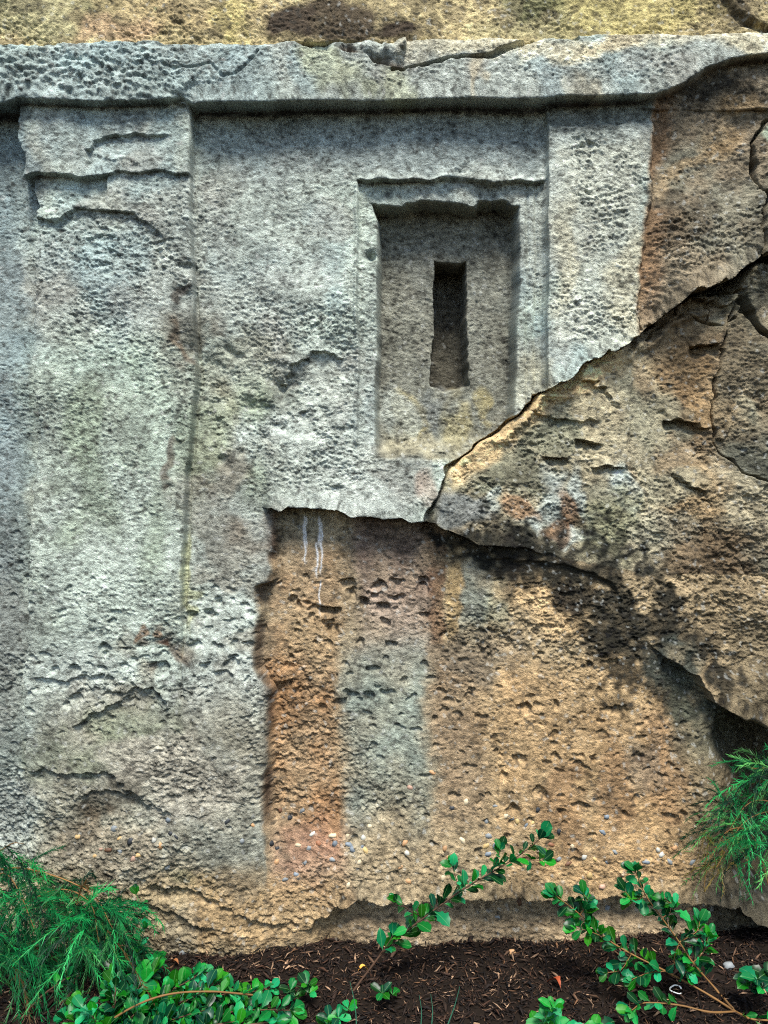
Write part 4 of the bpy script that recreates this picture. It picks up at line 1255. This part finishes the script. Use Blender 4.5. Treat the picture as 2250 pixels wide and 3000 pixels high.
def feathery(name, label, base, mains, wisp_src, wisp_dir, n, wl, needle, cols, seed, stem_mat):
    r = np.random.default_rng(seed)
    root = thing(name, label, "shrub", base)
    for pts, r0 in mains:
        link("stem", tube_mesh("stem", [p - base for p in catmull(pts, 7)], r0, .0009, 5, .05), root, stem_mat)
    vv, cc = [], []
    fcs = []
    cnt = 0
    cols = np.array([srgb(c) for c in cols])
    for w in range(n):
        p = Vector(wisp_src(r))
        L = wl * r.uniform(.5, 1.25)
        d0 = Vector(wisp_dir(r, p)).normalized()
        sag = Vector((r.normal(0, .12), r.normal(-.05, .12), -r.uniform(.35, .95)))
        base_c = cols[r.integers(len(cols))] * r.uniform(.3, 1.6)
        prev = None
        yel = r.random() < .45
        axis_c = srgb((110, 156, 74)) * r.uniform(.4, 1.2)
        if r.random() < .02:
            base_c = srgb((96, 72, 36)) * r.uniform(.5, 1.1)
        m = int(L / .006)
        for i in range(m):
            t = i / m
            q = p + d0 * (L * t) + sag * (L * t * t * .8)
            tg = (d0 + sag * (1.6 * t)).normalized()
            if prev is not None:
                sdv = tg.cross(Vector((0, -1, 0)))
                sdv = (sdv.normalized() if sdv.length > 1e-3 else Vector((1, 0, 0))) * .0008
                vv += [prev - sdv, prev + sdv, q]
                cc += [(axis_c if yel else base_c * 1.25)] * 3
                cnt += 1
            prev = q
            for k in range(2):
                rd = Vector(r.normal(0, 1, 3))
                nd = (tg * r.uniform(.8, 1.8) + rd * .5 + Vector((0, 0, -.15))).normalized()
                nl = needle * r.uniform(.5, 1.3) * (1 - .4 * t)
                sdv = nd.cross(Vector((0, -1, .2)))
                sdv = (sdv.normalized() if sdv.length > 1e-3 else Vector((1, 0, 0))) * (.00105 * r.uniform(.7, 1.3))
                vv += [q - sdv, q + sdv, q + nd * nl]
                c = base_c * r.uniform(.75, 1.3)
                cc += [c] * 3
    vv = np.array([tuple(x - base) for x in vv])
    me = mesh_np("foliage", vv, np.arange(len(vv)).reshape(-1, 3))
    set_color(me, np.array(cc) * 0.84)
    o = link("foliage", me, root, M_FEATHER)
    o["kind"] = "stuff"
    return root


GREENS = [(6, 84, 42), (10, 110, 54), (14, 128, 62), (34, 148, 74), (5, 58, 32), (4, 44, 26)]


def src_left(r):
    # under the drooping outline of the bush
    x = r.uniform(-160, 360)
    top = np.interp(x, [-160, 0, 40, 90, 150, 230, 320, 400], [2430, 2470, 2490, 2550, 2570, 2630, 2650, 2670])
    y = top + (2850 - top) * r.random() ** 1.1 * (0.72 if x > 230 else 1)
    return at(x, y, r.uniform(90, 330))


base = ground_pt(-60, 2900)
feathery("feathery_bush", "drooping feathery green bush filling the lower left corner by the wall foot", base,
         [([base] + P3([(-60, 2650, 240), (0, 2560, 260), (50, 2600, 290), (100, 2720, 310)]), .004),
          ([base] + P3([(-80, 2600, 200), (20, 2545, 220), (140, 2560, 240), (270, 2620, 250), (330, 2720, 260)]), .0035),
          ([base] + P3([(-70, 2580, 150), (20, 2480, 160), (70, 2470, 170)]), .003),
          ([base] + P3([(0, 2720, 220), (150, 2610, 230), (260, 2640, 260), (290, 2760, 280)]), .003)],
         src_left, lambda r, p: (r.normal(.25, .45), r.normal(-.15, .3), r.normal(-.05, .5)), 480, .15, .036, GREENS + [(60, 140, 70)], 5, M_STEMY)


def src_right(r):
    if r.random() < .25:
        return at(r.uniform(2195, 2330), r.uniform(2225, 2300), r.uniform(-60, 120))
    x = r.uniform(2110, 2400)
    top = np.interp(x, [2100, 2150, 2250, 2400], [2380, 2320, 2340, 2300])
    return at(x, top + r.random() ** 1.2 * 190, r.uniform(-60, 150))


base = ground_pt(2380, 2900)
feathery("feathery_bush", "feathery green bush hanging in from the right edge over the dark hollow", base,
         [([base] + P3([(2370, 2500, 60), (2290, 2370, 80), (2200, 2350, 90), (2130, 2440, 100)]), .003),
          ([base] + P3([(2360, 2450, 40), (2280, 2380, 60), (2180, 2410, 80), (2100, 2540, 100)]), .003),
          ([base] + P3([(2360, 2350, 40), (2280, 2260, 50), (2200, 2250, 70)]), .0025)],
         src_right, lambda r, p: (r.normal(-.4, .45), r.normal(-.1, .3), r.normal(.05, .45)), 220, .12, .028, GREENS + [(60, 140, 70), (90, 160, 80)], 8, M_STEMY)


def src_yel(r):
    return at(r.uniform(2065, 2150), r.uniform(2430, 2560), r.uniform(20, 90))


base = ground_pt(2300, 2830)
feathery("wispy_stems", "thin yellowing wisps drooping at the left side of the right feathery bush", base,
         [([base] + P3([(2220, 2480, 60), (2140, 2430, 70), (2080, 2520, 80), (2062, 2600, 80)]), .002)],
         src_yel, lambda r, p: (r.normal(-.2, .35), r.normal(-.05, .2), r.normal(-.3, .4)), 26, .08, .018, [(110, 100, 40), (70, 96, 40), (130, 110, 52)], 9, M_STEMY)

# ------------------------------------------------------------------ small things on the mulch
M_BLADE = plain_mat("grass_blade", (0.05, 0.17, 0.10), rough=0.45, var=0.3, scale=20)
for label, (x0, y0), (x1, y1), hgt in [
    ("tall thin grass blade nearest the bottom left seedling", (1045, 3020), (1025, 2875), .14),
    ("thin upright grass blade, left one of the pair near bottom centre", (1232, 3020), (1228, 2915), .10),
    ("thin upright grass blade, right one of the pair near bottom centre", (1263, 3020), (1262, 2912), .10),
    ("slanting grass blade leaning right at bottom centre", (1305, 3020), (1347, 2890), .13)]:
    b = ground_pt(x0, y0)
    tp = ground_pt(x1, y1 + hgt * 600, hgt)
    k = (CAM_H - hgt) / ((y1 - 1500) * MM)
    tp = Vector(((x1 - 1125) * MM * k, -CAM_D + CAM_D * k, hgt))
    path = catmull([b, b.lerp(tp, .5) + Vector((.004, 0, .004)), tp], 5)
    me = tube_mesh("grass_blade", [p - b for p in path], .0022, .0006, 4)
    o = link("grass_blade", me, None, M_BLADE)
    o.location = b
    o["label"], o["category"], o["group"] = label, "grass blade", "single grass blades in the mulch"


def dead_leaf(label, x, y, size, rgb, rot):
    me = leaf_mesh(int(x), .75, 1.2, .6, .04)
    me.name = "fallen_leaf"
    o = link("fallen_leaf", me, None, plain_mat("fallen_leaf", rgb, rough=.6, var=.4, scale=8))
    p = ground_pt(x, y, .016)
    o.location = (p.x, p.y, ground_z(p.x, p.y) + .016)
    o.rotation_euler = (.35, .25, rot)
    o.scale = (size, size, size)
    o["label"], o["category"], o["group"] = label, "leaf", "fallen leaves on the mulch"


dead_leaf("rust-red fallen leaf on the mulch above the pale green seedling", 1645, 2885, .038, (.34, .07, .025), .8)
dead_leaf("small yellow fallen leaf on the mulch beside the root of the arching branch", 1078, 2832, .026, (.55, .27, .05), 1.9)
dead_leaf("small brown fallen leaf on the mulch left, just below the wall foot", 525, 2818, .024, (.34, .13, .045), 1.4)

arc = [Vector((.016 * math.cos(a), .012 * math.sin(a), .003 * math.sin(2 * a))) for a in [i * .3 for i in range(19)]]
me = tube_mesh("curled_strip", arc, .0022, .0012, 6)
o = link("curled_strip", me, None, plain_mat("white_strip", (.62, .64, .62), rough=.5, var=.1))
p = ground_pt(1980, 2908, .015)
o.location = (p.x, p.y, ground_z(p.x, p.y) + .018)
o.rotation_euler = (.3, 0, .2)
o["label"], o["category"] = "small white curled strip lying on the mulch under the right shrub", "strip"

for label, x, y, cn, s in [("rounded grey stone on the mulch against the left wall foot", 535, 2790, 'grey', .014),
                           ("rounded grey stone on the mulch at the right wall foot", 2135, 2830, 'grey', .017),
                           ("pale stone on the mulch at the wall foot left of the right shrub's top", 1500, 2785, 'tan', .012)]:
    o = bpy.data.objects.new("stone", PEB_MESH[cn][0])
    col.objects.link(o)
    p = ground_pt(x, y, .005)
    o.location = (p.x, p.y, ground_z(p.x, p.y) + s * .5)
    o.scale = (s, s, s)
    o["label"], o["category"], o["group"] = label, "stone", "loose stones on the mulch"
